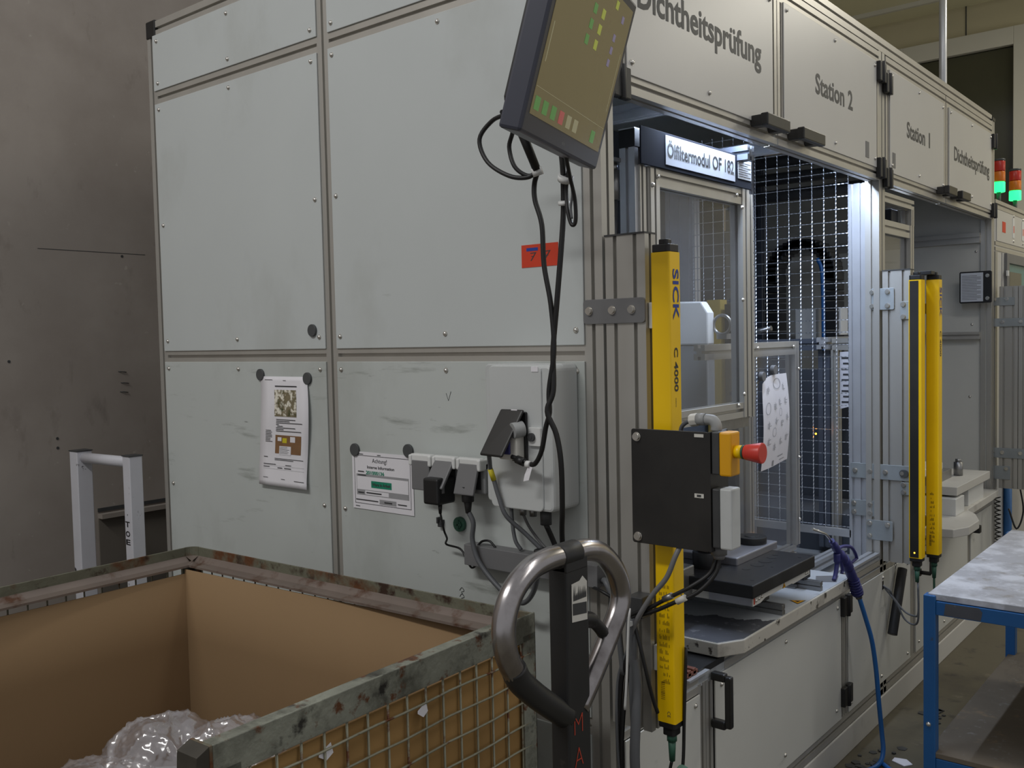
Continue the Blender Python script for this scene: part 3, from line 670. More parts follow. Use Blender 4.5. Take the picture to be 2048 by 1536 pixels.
text('lettering', 'Ware in Arbeit', (X0+.086, -.0088, Z0+.072), XD, ZD, .078, .009, printm, an, .03)
g = MB()
for (a, b, c, h) in ((.026, .052, .110, .003), (.026, .06, .0995, .003), (.024, .05, .047, .004), (.060, .125, .048, .004), (.014, .110, .026, .003), (.136, .168, .025, .004), (.192, .228, .025, .003), (.012, .03, .007, .002), (.03, .05, .162, .002), (.11, .125, .162, .002)):
    g.add([(X0+a, -.0087, Z0+c), (X0+b, -.0087, Z0+c), (X0+b, -.0087, Z0+c+h), (X0+a, -.0087, Z0+c+h)], [(0, 1, 2, 3)])
g.build('small_print', printm, an, kind='stuff')
# orange number sticker
st_ = B(-.238, -.124, -.0062, -.0052, 1.755, 1.811).build('number_sticker', orange)
tag(st_, 'orange rectangular sticker with handwritten 77 beside the hanging black cables', 'sticker')
text('handwriting', '7', (-.212, -.0066, 1.770), (1, 0, .05), (0.12, 0, 1), .019, .022, printm, st_, -.01)
text('handwriting', '7', (-.168, -.0066, 1.772), (1, 0, .05), (0.12, 0, 1), .019, .022, printm, st_, -.01)
g = MB()
for (a, b) in ((-.207, -.198), (-.163, -.154)): g.box(a, b, -.0067, -.0063, 1.781, 1.7825)
g.build('pen_stroke', printm, st_)
MB().box(-.222, -.186, -.0066, -.0063, 1.795, 1.803).build('blue_print', bluep, st_)
# pen scribbles on the lower end panel, green cap and clip
g = MB(); random.seed(5)
for (x, z, h) in ((-.475, .88, .0), ):
    for k in range(3):
        zz = .90-k*.017; g.tube(curve([(-.478, -.0056, zz), (-.470, -.0056, zz+.009), (-.462, -.0056, zz+.001), (-.472, -.0056, zz-.004), (-.466, -.0056, zz-.008)], 4), .0008, 4)
g.tube([(-.51, -.0056, 1.435), (-.502, -.0056, 1.415), (-.492, -.0056, 1.44)], .0007, 4)
g.build('pen_scribble', dkgrey, mc, kind='stuff')
o = MB().cyl((-.467, -.0055, 1.083), (-.467, -.016, 1.083), .020, 20).cyl((-.467, -.016, 1.083), (-.467, -.019, 1.083), .011, 12).box(-.48, -.454, -.021, -.019, 1.080, 1.086).box(-.470, -.464, -.021, -.019, 1.070, 1.096).build('round_cover', greenp, None, .001)
tag(o, 'small round green plastic knob on the panel below the sockets', 'knob')
o = MB().box(-.545, -.530, -.016, -.005, 1.068, 1.080).box(-.546, -.540, -.02, -.005, 1.078, 1.095).box(-.533, -.528, -.02, -.005, 1.078, 1.088).build('cable_clip', dkgrey, None, .001)
tag(o, 'tiny dark cable clip on the panel left of the green knob', 'clip')
# wall sockets (row of three), lids: closed / raised / half raised
def socket(x0, x1, lid, label):
    t = thing('wall_socket', label, 'socket', ((x0+x1)/2, 0, 1.17), 'grey lidded wall sockets in a row')
    g = MB(); g.box(x0, x1, -.045, -.0052, 1.178, 1.262); g.build('socket_box', greyp, t, .005)
    g = MB(); g.box(x0+.003, x1-.003, -.062, -.040, 1.248, 1.272); g.box(x0, x0+.012, -.066, -.03, 1.240, 1.270); g.box(x1-.012, x1, -.066, -.03, 1.240, 1.270); g.build('lid_frame', whitep, t, .004)
    a = lid; L = .082; c, s_ = math.cos(a), math.sin(a)
    def T(u, v): return (-.054-v*c-u*s_, 1.256-u*c+v*s_)   # (y, z)
    P = [T(0, 0), T(L, 0), T(L, .009), T(0, .009)]
    MB().prism(P, 'x', x0+.008, x1-.008).build('lid', greyd, t, .003)
    if lid > .1:
        B(x0+.015, x1-.015, -.0465, -.0450, 1.19, 1.245).build('socket_face', dkgrey, t)
    return t
socket(-.602, -.518, 0, 'grey wall socket with closed lid, furthest left in its row')
socket(-.514, -.430, .62, 'grey wall socket with raised lid over a black plug adapter')
socket(-.426, -.342, .30, 'grey wall socket with lid half raised by a plug, beside the white cabinet')
a = thing('plug_adapter', 'black plug-in power adapter under the raised socket lid', 'adapter', (-.455, -.06, 1.13))
B(-.500, -.445, -.115, -.047, 1.150, 1.220).build('adapter_body', black, a, .006)
B(-.462, -.4445, -.1, -.09, 1.18, 1.20).build('rating_label', greyd, a)
MB().cyl((-.462, -.09, 1.150), (-.462, -.09, 1.125), .006, 10, .004).build('strain_relief', black, a)
cable('thin_cable', 'thin black cable from the plug adapter down to the grey duct', [(-.462, -.09, 1.127), (-.460, -.08, 1.08), (-.478, -.05, 1.05), (-.500, -.03, 1.028), (-.45, -.03, 1.022), (-.425, -.035, 1.0), (-.405, -.035, .978), (-.38, -.035, .995), (-.365, -.03, 1.006)], .0028, cablem)
t = thing('power_plug', 'black power plug with grey cable in the right wall socket', 'plug', (-.38, -.06, 1.15))
MB().cyl((-.385, -.066, 1.20), (-.385, -.066, 1.160), .016, 14).cyl((-.385, -.066, 1.160), (-.385, -.066, 1.130), .011, 12, .007).build('plug_body', black, t, .001)
cable('power_cable', 'thick dark grey cable hanging from right socket and looping behind the handle', [(-.385, -.066, 1.135), (-.372, -.062, 1.105), (-.378, -.06, 1.06), (-.360, -.06, 1.01), (-.315, -.06, .965), (-.255, -.065, .932), (-.205, -.07, .925), (-.165, -.08, .96), (-.125, -.11, 1.02), (-.11, -.12, 1.06)], .0066, cableg)
# white wall cabinet
t = thing('wall_cabinet', 'light grey rounded cabinet mounted on the machine end with cables hanging over it', 'cabinet', (-.17, 0, 1.17))
MB().prism([(z, x) for x, z in rrect(-.322, -.075, 1.168, 1.517, .012)], 'y', -.060, -.0052).build('cabinet_back', lgreyp, t, .004)
MB().prism([(z, x) for x, z in rrect(-.262, -.072, 1.168, 1.515, .014)], 'y', -.112, -.0052).build('cabinet_body', lgreyp, t, .007)
MB().prism([(z, x) for x, z in rrect(-.262, -.100, 1.168, 1.515, .014)], 'y', -.116, -.110).build('cabinet_door', lgreyp, t, .003)
B(-.128, -.108, -.1175, -.1155, 1.500, 1.512).build('small_label', paper, t)
MB().prism([(z, x) for x, z in rrect(-.135, -.100, 1.325, 1.369, .003)], 'y', -.124, -.116).build('lock_plate', whitep, t, .001)
MB().cyl((-.124, -.124, 1.346), (-.124, -.130, 1.346), .010, 16).cyl((-.124, -.130, 1.346), (-.124, -.131, 1.346), .004, 8).build('lock', dkgrey, t)
B(-.190, -.142, -.122, -.116, 1.285, 1.405).build('port_frame', black, t, .003)
B(-.205, -.150, -.150, -.120, 1.292, 1.350).build('connector_block', label_w, t, .003)
B(-.190, -.168, -.156, -.150, 1.305, 1.345).build('connector_blue', gunm, t, .002)
MB().cyl((-.146, -.13, 1.366), (-.158, -.155, 1.362), .019, 24).build('cover_disc', greyp, t, .0015)
fl_ = MB().add([(-.212, -.125, 1.408), (-.142, -.125, 1.408), (-.164, -.185, 1.300), (-.232, -.185, 1.302), (-.212, -.132, 1.412), (-.142, -.132, 1.412), (-.164, -.192, 1.304), (-.232, -.192, 1.306)],
         [(0, 1, 2, 3), (7, 6, 5, 4), (0, 4, 5, 1), (1, 5, 6, 2), (2, 6, 7, 3), (3, 7, 4, 0)]).build('raised_cover', black2, t, .004)
B(-.178, -.160, -.134, -.132, 1.405, 1.411).build('cover_label', paper, t)
for x in (-.20, -.168): MB().cyl((x, -.07, 1.168), (x, -.07, 1.145), .009, 10).build('cable_gland', steel, t)
MB().cyl((-.125, -.075, 1.168), (-.125, -.075, 1.130), .014, 12).build('cable_gland', dkgrey, t)
MB().tube(curve([(-.20, -.07, 1.148), (-.195, -.05, 1.11), (-.17, -.035, 1.07), (-.13, -.03, 1.035)]), .0035, 6).build('outlet_cable', greyd, t)
MB().tube(curve([(-.125, -.075, 1.13), (-.12, -.05, 1.08), (-.105, -.04, 1.03), (-.09, -.04, 1.0)]), .0065, 8).build('outlet_cable', black, t)
MB().tube(curve([(-.27, -.03, 1.18), (-.268, -.03, 1.12), (-.255, -.035, 1.07), (-.24, -.03, 1.045)]), .005, 8).build('outlet_cable', cableg, t)
# cable duct
o = MB().box(-.423, .0, -.045, -.0052, .986, 1.041).build('cable_duct', greyd, None, .002)
tag(o, 'grey horizontal cable duct low on the machine end behind the truck handle', 'cable duct')
cable('short_cable', 'small black cable arch above the grey duct', [(-.385, -.03, 1.040), (-.37, -.03, 1.052), (-.345, -.03, 1.055), (-.325, -.03, 1.040)], .003, cablem)
cable('grey_cable', 'grey cable with yellow band from the raised black cover to the duct', [(-.224, -.165, 1.305), (-.235, -.150, 1.285), (-.243, -.138, 1.262), (-.240, -.130, 1.236), (-.228, -.127, 1.195), (-.210, -.122, 1.150), (-.178, -.09, 1.105), (-.142, -.07, 1.065)], .0055, cableg)
yb = MB().cyl((-.243, -.139, 1.264), (-.240, -.130, 1.236), .0066, 10).build('yellow_band', yelp, bpy.data.objects['grey_cable'])
MB().box(-.155, -.115, -.09, -.055, 1.035, 1.07).build('plug', black, bpy.data.objects['grey_cable'], .005)
# hanging black cables of the monitor
t = thing('looped_cable', 'black cable with loop under the monitor hanging into the white cabinet', 'cable', (-.04, -.17, 1.28))
MB().tube(curve([(-.048, -.30, 2.06), (-.10, -.22, 2.078), (-.160, -.2, 2.076), (-.200, -.2, 2.040), (-.177, -.2, 1.985), (-.115, -.2, 1.946), (-.07, -.19, 1.938), (-.045, -.185, 1.950)]), .0052, 8).build('cable_loop', cablem, t)
MB().tube(curve([(-.040, -.30, 2.05), (-.085, -.22, 2.040), (-.112, -.2, 2.010), (-.098, -.2, 1.965), (-.07, -.19, 1.942), (-.045, -.18, 1.945)]), .0050, 8).build('cable_loop', cablem, t)
MB().cyl((-.052, -.24, 2.045), (-.043, -.19, 1.952), .011, 12, .0095).build('adapter_sleeve', black, t)
MB().cyl((-.046, -.188, 1.957), (-.044, -.182, 1.940), .0125, 12).build('cable_tie', whitep, t)
MB().tube(curve([(-.043, -.185, 1.95), (-.064, -.172, 1.925), (-.065, -.17, 1.889), (-.047, -.17, 1.832), (-.043, -.17, 1.742), (-.026, -.17, 1.652), (-.020, -.17, 1.551), (-.036, -.17, 1.462), (-.036, -.17, 1.411), (-.051, -.165, 1.376), (-.068, -.16, 1.322), (-.090, -.155, 1.291), (-.110, -.15, 1.286), (-.135, -.15, 1.294), (-.165, -.15, 1.30)]), .0058, 10).build('cable_run', cablem, t)
MB().cyl((-.150, -.15, 1.295), (-.128, -.15, 1.289), .010, 12).build('plug_boot', black, t)
MB().cyl((-.120, -.152, 1.286), (-.108, -.152, 1.285), .0085, 12).build('cable_tie', whitep, t)
MB().add([(-.112, -.156, 1.282), (-.100, -.156, 1.280), (-.108, -.160, 1.250), (-.124, -.160, 1.246), (-.122, -.157, 1.262)], [(0, 1, 2, 3, 4)]).build('paper_tag', paper, t)
t = thing('monitor_cable', 'black cable bundle tied under the monitor and hanging down to the duct', 'cable', (-.02, -.17, 1.05))
MB().tube(curve([(.090, -.28, 1.965), (.050, -.22, 1.945), (.022, -.18, 1.913), (.013, -.17, 1.848), (.005, -.17, 1.772), (-.010, -.17, 1.652), (-.026, -.165, 1.552), (-.024, -.17, 1.461), (-.036, -.178, 1.414), (-.018, -.17, 1.362), (-.010, -.165, 1.296), (-.020, -.15, 1.192), (-.037, -.13, 1.139), (-.058, -.1, 1.084), (-.075, -.07, 1.04)]), .0062, 10).build('cable_run', cablem, t)
MB().tube(curve([(.100, -.28, 1.96), (.075, -.23, 1.92), (.066, -.2, 1.874), (.060, -.19, 1.830), (.050, -.19, 1.822), (.040, -.19, 1.85), (.033, -.185, 1.898), (.05, -.2, 1.935)]), .0045, 8).build('cable_loop', cablem, t)
MB().tube(curve([(.095, -.28, 1.96), (.060, -.21, 1.93), (.056, -.195, 1.89), (.048, -.19, 1.86), (.050, -.19, 1.835)]), .003, 6).build('cable_loop', cableg, t)
MB().cyl((.040, -.195, 1.928), (.034, -.19, 1.918), .017, 12).build('cable_tie', whitep, t); MB().cyl((.024, -.182, 1.876), (.023, -.18, 1.868), .013, 12).build('cable_tie', whitep, t)

# monitor
mo = thing('monitor', 'tilted flat monitor showing an olive screen with coloured buttons, hanging at the machine corner', 'monitor', (.18, -.33, 2.1))
yw, ti = math.radians(16.6), math.radians(16.2)
md = Vector((-math.sin(yw), math.cos(yw), 0)); mn0 = Vector((math.cos(yw), math.sin(yw), 0)); mup = Vector((0, 0, 1))*math.cos(ti)+mn0*math.sin(ti); mn = md.cross(mup)
BL = Vector((.203, -.555, 1.942)); MW, MH = .44, .352
def mp_(u, v, w_=0): return BL+md*u+mup*v+mn*w_
def mbox(u0, u1, v0, v1, w0, w1):
    return MB().add([mp_(u, v, q) for q in (w0, w1) for (u, v) in ((u0, v0), (u1, v0), (u1, v1), (u0, v1))], [(0, 3, 2, 1), (4, 5, 6, 7), (0, 1, 5, 4), (1, 2, 6, 5), (2, 3, 7, 6), (3, 0, 4, 7)])
mbox(0, MW, 0, MH, -.045, 0).build('monitor_case', bezel, mo, .006)
mbox(.05, MW-.05, .05, MH-.05, -.075, -.045).build('rear_housing', black, mo, .012)
mbox(.020, MW-.020, .036, MH-.020, 0, .001).build('screen', screenm, mo)
def chip(u, v, s, m, name='screen_button', h=None): mbox(u-s/2, u+s/2, v-(h or s)/2, v+(h or s)/2, .001, .0016).build(name, m, mo)
for k in range(3):
    chip(.20+.004*k, .215+.030*k, .018, s_green); chip(.252+.002*k, .218+.030*k, .018, s_lime)
for k in range(3): chip(.345+.0*k, .207+.025*k, .014, s_blue)
chip(.37, .30, .014, s_blue); chip(.32, .315, .016, s_lime); chip(.05, .26, .012, s_green)
for k, (u, m) in enumerate(((.042, s_green), (.082, s_green), (.125, s_green), (.168, s_red), (.21, s_grey), (.25, s_grey), (.36, s_green))): chip(u, .058, .024, m)
for (u0, u1, v0, v1) in ((.022, .418, .085, .0858), (.032, .035, .13, .20), (.405, .407, .12, .24)): mbox(u0, u1, v0, v1, .001, .0014).build('screen_line', s_grey, mo)
text('maker_mark', 'elo', mp_(.205, .014, .0006), md, mup, .016, .008, greyd, mo)
cy = Vector((-.02, -.12, 0))
g = MB(); g.cyl((-.128, -.10, 2.13), (-.128, -.10, 2.262), .018, 16); g.build('mount_post', alu_blue, mo)
MB().cyl((-.128, -.10, 2.262), (-.128, -.10, 2.284), .023, 16).build('clamp_knob', black, mo, .002)
MB().box(-.148, -.108, -.12, -.006, 2.135, 2.180).build('mount_bracket', steel, mo, .003)
MB().tube([(-.128, -.10, 2.19), (-.03, -.2, 2.16), (.13, -.31, 2.14)], .014, 10).build('mount_arm', steel, mo)

# ---- light curtains
def curtain(x0, y0, zb, zt, win, label, win_side, lettering):
    x1, y1 = x0+.048, y0+.050; t = thing('light_curtain', label, 'light curtain', ((x0+x1)/2, (y0+y1)/2, zb), 'yellow safety light curtains')
    MB().prism(rrect(x0, x1, y0, y1, .004, 2), 'z', zb, zt).build('curtain_body', yellow, t)
    if win_side: 
        yy = y0 if win_side < 0 else y1
        B(x0+.005, x1-.011, min(yy, yy+.002*win_side), max(yy, yy+.002*win_side), zb+.004, zt-.004).build('sensor_window', black2, t)
    MB().prism(rrect(x0+.001, x1-.001, y0+.001, y1-.001, .006, 2), 'z', zt, zt+.018).prism(rrect(x0+.012, x1-.012, y0+.012, y1-.012, .006, 2), 'z', zt+.018, zt+.030).build('end_cap', black, t, .002)
    MB().prism(rrect(x0+.001, x1-.001, y0+.001, y1-.001, .006, 2), 'z', zb-.014, zb).prism(rrect(x0+.008, x1-.008, y0+.008, y1-.008, .006, 2), 'z', zb-.034, zb-.014).build('end_cap', black, t, .002)
    xm, ym = (x0+x1)/2, (y0+y1)/2
    MB().cyl((xm, ym, zb-.034), (xm, ym, zb-.050), .012, 12).cyl((xm, ym, zb-.050), (xm, ym, zb-.098), .0095, 12, .007).build('connector', greenp, t)
    if lettering == 1:
        XD, YD = (0, 0, -1), (0, 1, 0)
        text('lettering', 'SICK', (x1+.0008, y0+.015, zt-.038), XD, YD, .115, .026, bluep, t, .02)
        text('lettering', 'C 4000', (x1+.0008, y0+.017, zt-.215), XD, YD, .100, .017, printm, t, .02)
        text('lettering', 'micro', (x1+.0008, y0+.02, zt-.33), XD, YD, .02, .006, printm, t)
        g = MB(); random.seed(6)
        for k in range(9):
            for j in range(14):
                if random.random() < .75: z = .78+.017*j; g.box(x0+.010+k*.003, x0+.0115+k*.003, y0-.0006, y0-.0003, z, z+random.uniform(.004, .012))
        for k in range(10): g.box(x0+.012, x0+.022, y0-.0006, y0-.0003, .742+k*.0042, .742+k*.0042+random.uniform(.001, .003))
        g.build('small_print', mat('print_brown', (150, 120, 16), .5), t, kind='stuff')
        text('lettering', 'CE', (x0+.028, y0-.0006, .716), (0, 0, -1), (1, 0, 0), .014, .008, printm, t)
        text('lettering', 'A', (x1+.0008, y0+.032, .985), (0, 0, -1), (0, 1, 0), .018, .012, printm, t)
    if lettering == 2:
        text('lettering', 'SICK', (x1+.0008, y0+.015, zt-.03), (0, 0, -1), (0, 1, 0), .115, .026, bluep, t, .02)
        text('lettering', 'C 4000', (x1+.0008, y0+.017, zt-.20), (0, 0, -1), (0, 1, 0), .100, .017, printm, t, .02)
        g = MB(); random.seed(7)
        for k in range(6):
            for j in range(12):
                if random.random() < .6: z = .74+.017*j; g.box(x0+.016+k*.003, x0+.0175+k*.003, y0-.0006, y0-.0003, z, z+random.uniform(.004, .012))
        for k in range(9): g.box(x0+.013, x0+.021, y0-.0006, y0-.0003, .725+k*.005, .725+k*.005+.003)
        g.build('small_print', mat('print_brown_2', (110, 88, 20), .5), t, kind='stuff')
    return t
c1 = curtain(.131, -.001, .688, 1.766, 0, 'tall yellow light curtain in front, behind the emergency stop plate', 1, 1)
c2 = curtain(.118, 1.93, .690, 1.770, 1, 'yellow light curtain with black sensor window facing the front one', -1, 0)
MB().dome((.14, 1.928, .712), (0, -1, 0), .003, .003).build('status_led', led_o, c2)
c3 = curtain(.153, 2.032, .690, 1.772, 0, 'yellow light curtain with yellow back, right beside the one with black window', 1, 2)
B(.117, .131, .01, .035, 1.595, 1.655).build('mount_bracket', whitep, c1, .002); B(.117, .131, .01, .035, .80, .86).build('mount_bracket', whitep, c1, .002)
B(.115, .153, 2.015, 2.06, 1.64, 1.68).build('mount_bracket', steel, c3, .002); B(.115, .153, 2.015, 2.06, .80, .84).build('mount_bracket', steel, c3, .002)
MB().box(.135, .185, 1.99, 2.04, 1.79, 1.805).build('deflector_cap', black, c2, .002)
cable('grey_loop_cable', 'pair of grey cables looping from the panel hole to the light curtain', [(.004, 1.972, .555), (.03, 1.98, .535), (.04, 2.0, .50), (.08, 2.0, .455), (.12, 1.99, .445), (.145, 1.96, .47), (.145, 1.955, .59)], .004, cableg)
MB().tube(curve([(.004, 1.975, .552), (.05, 1.99, .49), (.08, 2.0, .425), (.12, 1.99, .41), (.145, 1.96, .45), (.145, 1.955, .58)]), .004, 8).build('second_cable', cableg, bpy.data.objects['grey_loop_cable'])
cable('curtain_cable', 'green-grey cable under the right-hand light curtain', [(.177, 2.057, .594), (.177, 2.056, .50), (.17, 2.05, .3), (.15, 2.04, .012)], .0045, greenp)
o = thing('padded_tube', 'black tube hanging slanted on a small chain in front of the lower panel', 'tube', (.03, 2.08, .34))
MB().cyl((.03, 2.142, .592), (.03, 2.010, .348), .019, 20).build('tube_body', cablem, o, .002)
g = MB()
for k in range(5): zz = .60+.011*k; g.tube([(.012+.004*math.cos(a*PI/4)*(k % 2), 2.11+.004*math.cos(a*PI/4)*((k+1) % 2), zz+.007*math.sin(a*PI/4)) for a in range(8)], .0012, 5, True)
g.build('chain', steel, o)

# ---- emergency stop plate
ep = thing('control_plate', 'black steel plate on the outrigger carrying an emergency stop and a grey switch box', 'control panel', (.2, -.05, 1.11))
MB().prism([(z, x) for x, z in rrect(.105, .298, 1.112, 1.371, .006)], 'y', -.053, -.050).build('mounting_plate', black2, ep, .001)
B(.296, .302, -.053, .03, 1.112, 1.371).build('plate_flange', black2, ep, .001)
for z in (1.353, 1.127): put('bolt', BOY, (.120, -.0532, z), ep)
B(.265, .287, -.0545, -.0532, 1.359, 1.366).build('small_label', label_w, ep); B(.264, .286, -.0545, -.0532, 1.228, 1.237).build('small_label', label_w, ep)
B(.264+.006, .280, -.0549, -.0545, 1.230, 1.235).build('label_print', dkgrey, ep)
MB().box(.118, .21, -.050, -.001, 1.2, 1.3).build('spacer', dkgrey, ep)
es = thing('emergency_stop_box', 'yellow emergency stop box with red mushroom button pointing right', 'emergency stop', (.34, -.02, 1.28))
B(.303, .321, -.050, -.008, 1.280, 1.372).build('box_base', dkgrey, es, .003); B(.321, .349, -.051, -.007, 1.278, 1.372).build('box_cover', yellow2, es, .004)
MB().cyl((.349, -.030, 1.330), (.366, -.030, 1.330), .014, 20).build('button_collar', yellow, es); MB().cyl((.366, -.030, 1.330), (.370, -.030, 1.330), .015, 20).build('button_ring', greenp, es)
MB().cyl((.370, -.030, 1.330), (.411, -.030, 1.330), .0155, 24, .0225).build('mushroom_button', red, es, .003)
gg = thing('cable_gland', 'grey plastic angled cable gland on top of the control plate', 'cable gland', (.26, 0, 1.37))
MB().tube(curve([(.300, -.02, 1.372), (.300, -.02, 1.383), (.292, -.02, 1.393), (.275, -.02, 1.395)]), .012, 14).cyl((.275, -.02, 1.395), (.255, -.02, 1.394), .0135, 14).build('elbow', greyp, gg)
MB().cyl((.256, -.02, 1.394), (.238, -.02, 1.391), .0145, 8).build('gland_nut', label_w, gg, .002)
MB().tube(curve([(.24, -.02, 1.391), (.225, -.02, 1.385), (.213, -.018, 1.37), (.21, -.015, 1.33)]), .005, 8).build('gland_cable', cableg, gg)
sb = thing('switch_box', 'grey-white switch box below the yellow emergency stop box', 'switch box', (.34, -.02, 1.12))
B(.303, .321, -.050, -.008, 1.122, 1.250).build('box_base', dkgrey, sb, .003); B(.321, .349, -.051, -.007, 1.121, 1.252).build('box_cover', lgreyp, sb, .004)
MB().cyl((.302, -.018, 1.122), (.302, -.018, 1.102), .018, 10).cyl((.302, -.018, 1.102), (.302, -.018, 1.092), .015, 12, .011).build('gland', greyd, sb)
g1 = cable('control_cable', 'two black cables with metal sleeves from the switch box to the cable bundle', [(.305, -.02, 1.095), (.298, -.03, 1.06), (.266, -.05, 1.020), (.215, -.06, .992), (.165, -.06, .965), (.118, -.06, .945), (.085, -.058, .93)], .0048, cablem)
MB().tube(curve([(.297, -.02, 1.095), (.285, -.03, 1.06), (.25, -.055, 1.030), (.20, -.06, 1.0), (.155, -.06, .972), (.112, -.06, .95), (.085, -.058, .935)]), .0048, 8).build('second_cable', cablem, g1)
MB().cyl((.243, -.061, 1.008), (.222, -.062, .995), .0072, 10).build('metal_sleeve', label_w, g1); MB().cyl((.212, -.064, 1.008), (.19, -.064, .996), .0072, 10).build('metal_sleeve', steel, g1)
cable('grey_control_cable', 'grey cable curving down from the black plate to the cable bundle', [(.220, -.04, 1.115), (.214, -.055, 1.09), (.197, -.062, 1.045), (.165, -.066, 1.005), (.135, -.068, .96), (.112, -.064, .92), (.100, -.06, .88)], .0062, greyd)
# cable bundle along the outrigger
bt = thing('cable_bundle', 'bundle of grey and black cables hanging along the front outrigger post', 'cables', (.09, -.06, .3))
random.seed(11)
for k, (x, m, r_) in enumerate(((.100, cableg, .009), (.083, cablem, .005), (.112, cableg, .012), (.070, cablem, .0055), (.060, cableg, .004))):
    MB().tube(curve([(.105, -.055-.004*k, .94), (.108-.004*k, -.058, .87), (x, -.055, .78), (x-.012*(k % 2), -.05-.01*(k % 3), .62), (x-.02+.008*k, -.05, .45), (x-.01, -.05, .25), (x, -.08, .012)]), r_, 8).build('cable', m, bt)
MB().tube(curve([(.110, -.06, .93), (.128, -.065, .88), (.140, -.06, .82), (.146, -.045, .76), (.150, -.03, .72)]), .0045, 8).build('cable', cablem, bt)
B(.085, .125, -.05, -.003, .935, .985).build('junction_box', dkgrey, bt, .003)
MB().box(.106, .113, -.082, -.050, .925, .935).tube(curve([(.110, -.078, .965), (.113, -.084, .955), (.110, -.084, .93), (.107, -.085, .87), (.103, -.085, .80), (.094, -.08, .73)]), .003, 6).build('cable_tie', whitep, bt)
MB().tube(curve([(.0, -.02, 1.0), (.035, -.06, 1.01), (.06, -.06, .96), (.068, -.06, .90), (.075, -.055, .8)]), .007, 8).build('cable', cableg, bt)
MB().tube(curve([(-.02, -.035, .985), (.03, -.07, .99), (.065, -.065, .975)]), .004, 8).build('cable', cablem, bt)
cable('front_curtain_cable', 'dark cable and green connector hanging below the front light curtain', [(.155, .022, .59), (.150, .02, .56), (.158, .015, .535), (.175, .02, .55), (.18, .03, .59), (.182, .035, .70), (.186, .04, .86)], .004, cablem)
t = bpy.data.objects['front_curtain_cable']
MB().cyl((.168, .01, .545), (.190, .005, .575), .010, 12).cyl((.19, .005, .575), (.197, .003, .585), .016, 14).build('green_plug', greenp, t)

# ---- notice holder on station 1 side
nh = thing('notice_holder', 'black framed notice with tightly printed sheet mounted at the far side of station 1', 'notice', (-.06, 3.74, 1.71))
MB().prism([(z, x) for x, z in rrect(-.146, .016, 1.716, 1.888, .008)], 'y', 3.722, 3.735).build('holder_frame', black, nh, .002)
B(-.138, -.026, 3.7195, 3.722, 1.724, 1.880).build('sheet', mat('laminated_sheet', (200, 206, 216), .4), nh)
g = MB()
for k in range(16): g.box(-.132, -.036-.02*(k % 3 == 0), 3.7188, 3.7194, 1.735+k*.0085, 1.7375+k*.0085)
g.build('small_print', greyd, nh, kind='stuff')
for z in (1.74, 1.862): put('bolt', BOY, (-.005, 3.722, z), nh)

# ---- fixture stack on bench (station 2)
fx = thing('test_fixture', 'heavy black test fixture plate with machined aluminium block on the bench slab', 'fixture', (-.2, .95, .772))
B(-.42, .050, .685, 1.155, .800, .840).build('black_plate', fixt, fx, .003)
w0 = MB().prism([(.705, .772), (.76, .772), (.79, .780), (.99, .780), (1.0, .776), (1.135, .780), (1.135, .800), (.705, .800)], 'x', -.40, .040); w0.build('white_base_plate', plinthm, fx, .001)
B(-.10, .037, .6985, .704, .774, .800).build('dusty_edge', blockm, fx)
for (y, z) in ((.725, .786), (.745, .788), (.765, .790), (1.10, .79), (1.115, .79)): put('screw', SCX, (.0402, y, z), fx, None, .7)
MB().box(.0402, .0406, .709, .718, .777, .796).build('red_mark', redpaint, fx)
warn([(.0405, .915, .780), (.0405, .940, .780), (.0405, .928, .798)], fx)
B(-.36, -.095, .88, 1.19, .838, .865).build('aluminium_block', blockm, fx, .004)
MB().cyl((-.155, 1.115, .865), (-.155, 1.115, .888), .050, 28).cyl((-.155, 1.115, .888), (-.155, 1.115, .890), .024, 24).build('black_disc', black, fx, .004)
MB().cyl((-.17, .82, .838), (-.17, .82, .89), .045, 20).cyl((-.17, .82, .89), (-.17, .82, .93), .028, 16).build('black_clamp', fixt, fx, .002)
MB().box(-.24, -.16, .62, .72, .78, .868).build('steel_block', steel, fx, .004); MB().box(-.33, -.24, .70, .80, .838, .90).build('steel_block', blockm, fx, .004)
g = MB()
for (x, y, r_) in ((-.055, .86, .012), (-.05, .93, .022), (-.05, .99, .022), (-.055, 1.05, .016), (-.06, 1.09, .010), (.02, .745, .006), (.02, 1.1, .006), (.0, .93, .004)): g.cyl((x, y, .8402), (x, y, .8408), r_, 16)
g.build('bore_hole', black, fx)
MB().cyl((-.30, 1.24, .70), (-.05, 1.24, .70), .01, 8).build('steel_pin', steel, fx)
g = MB(); g.box(-.3, -.1, 1.30, 1.36, .695, .72); g.box(-.27, -.2, 1.31, 1.35, .72, .74)
g.build('clear_clamp', alu_blue, mc, .002)

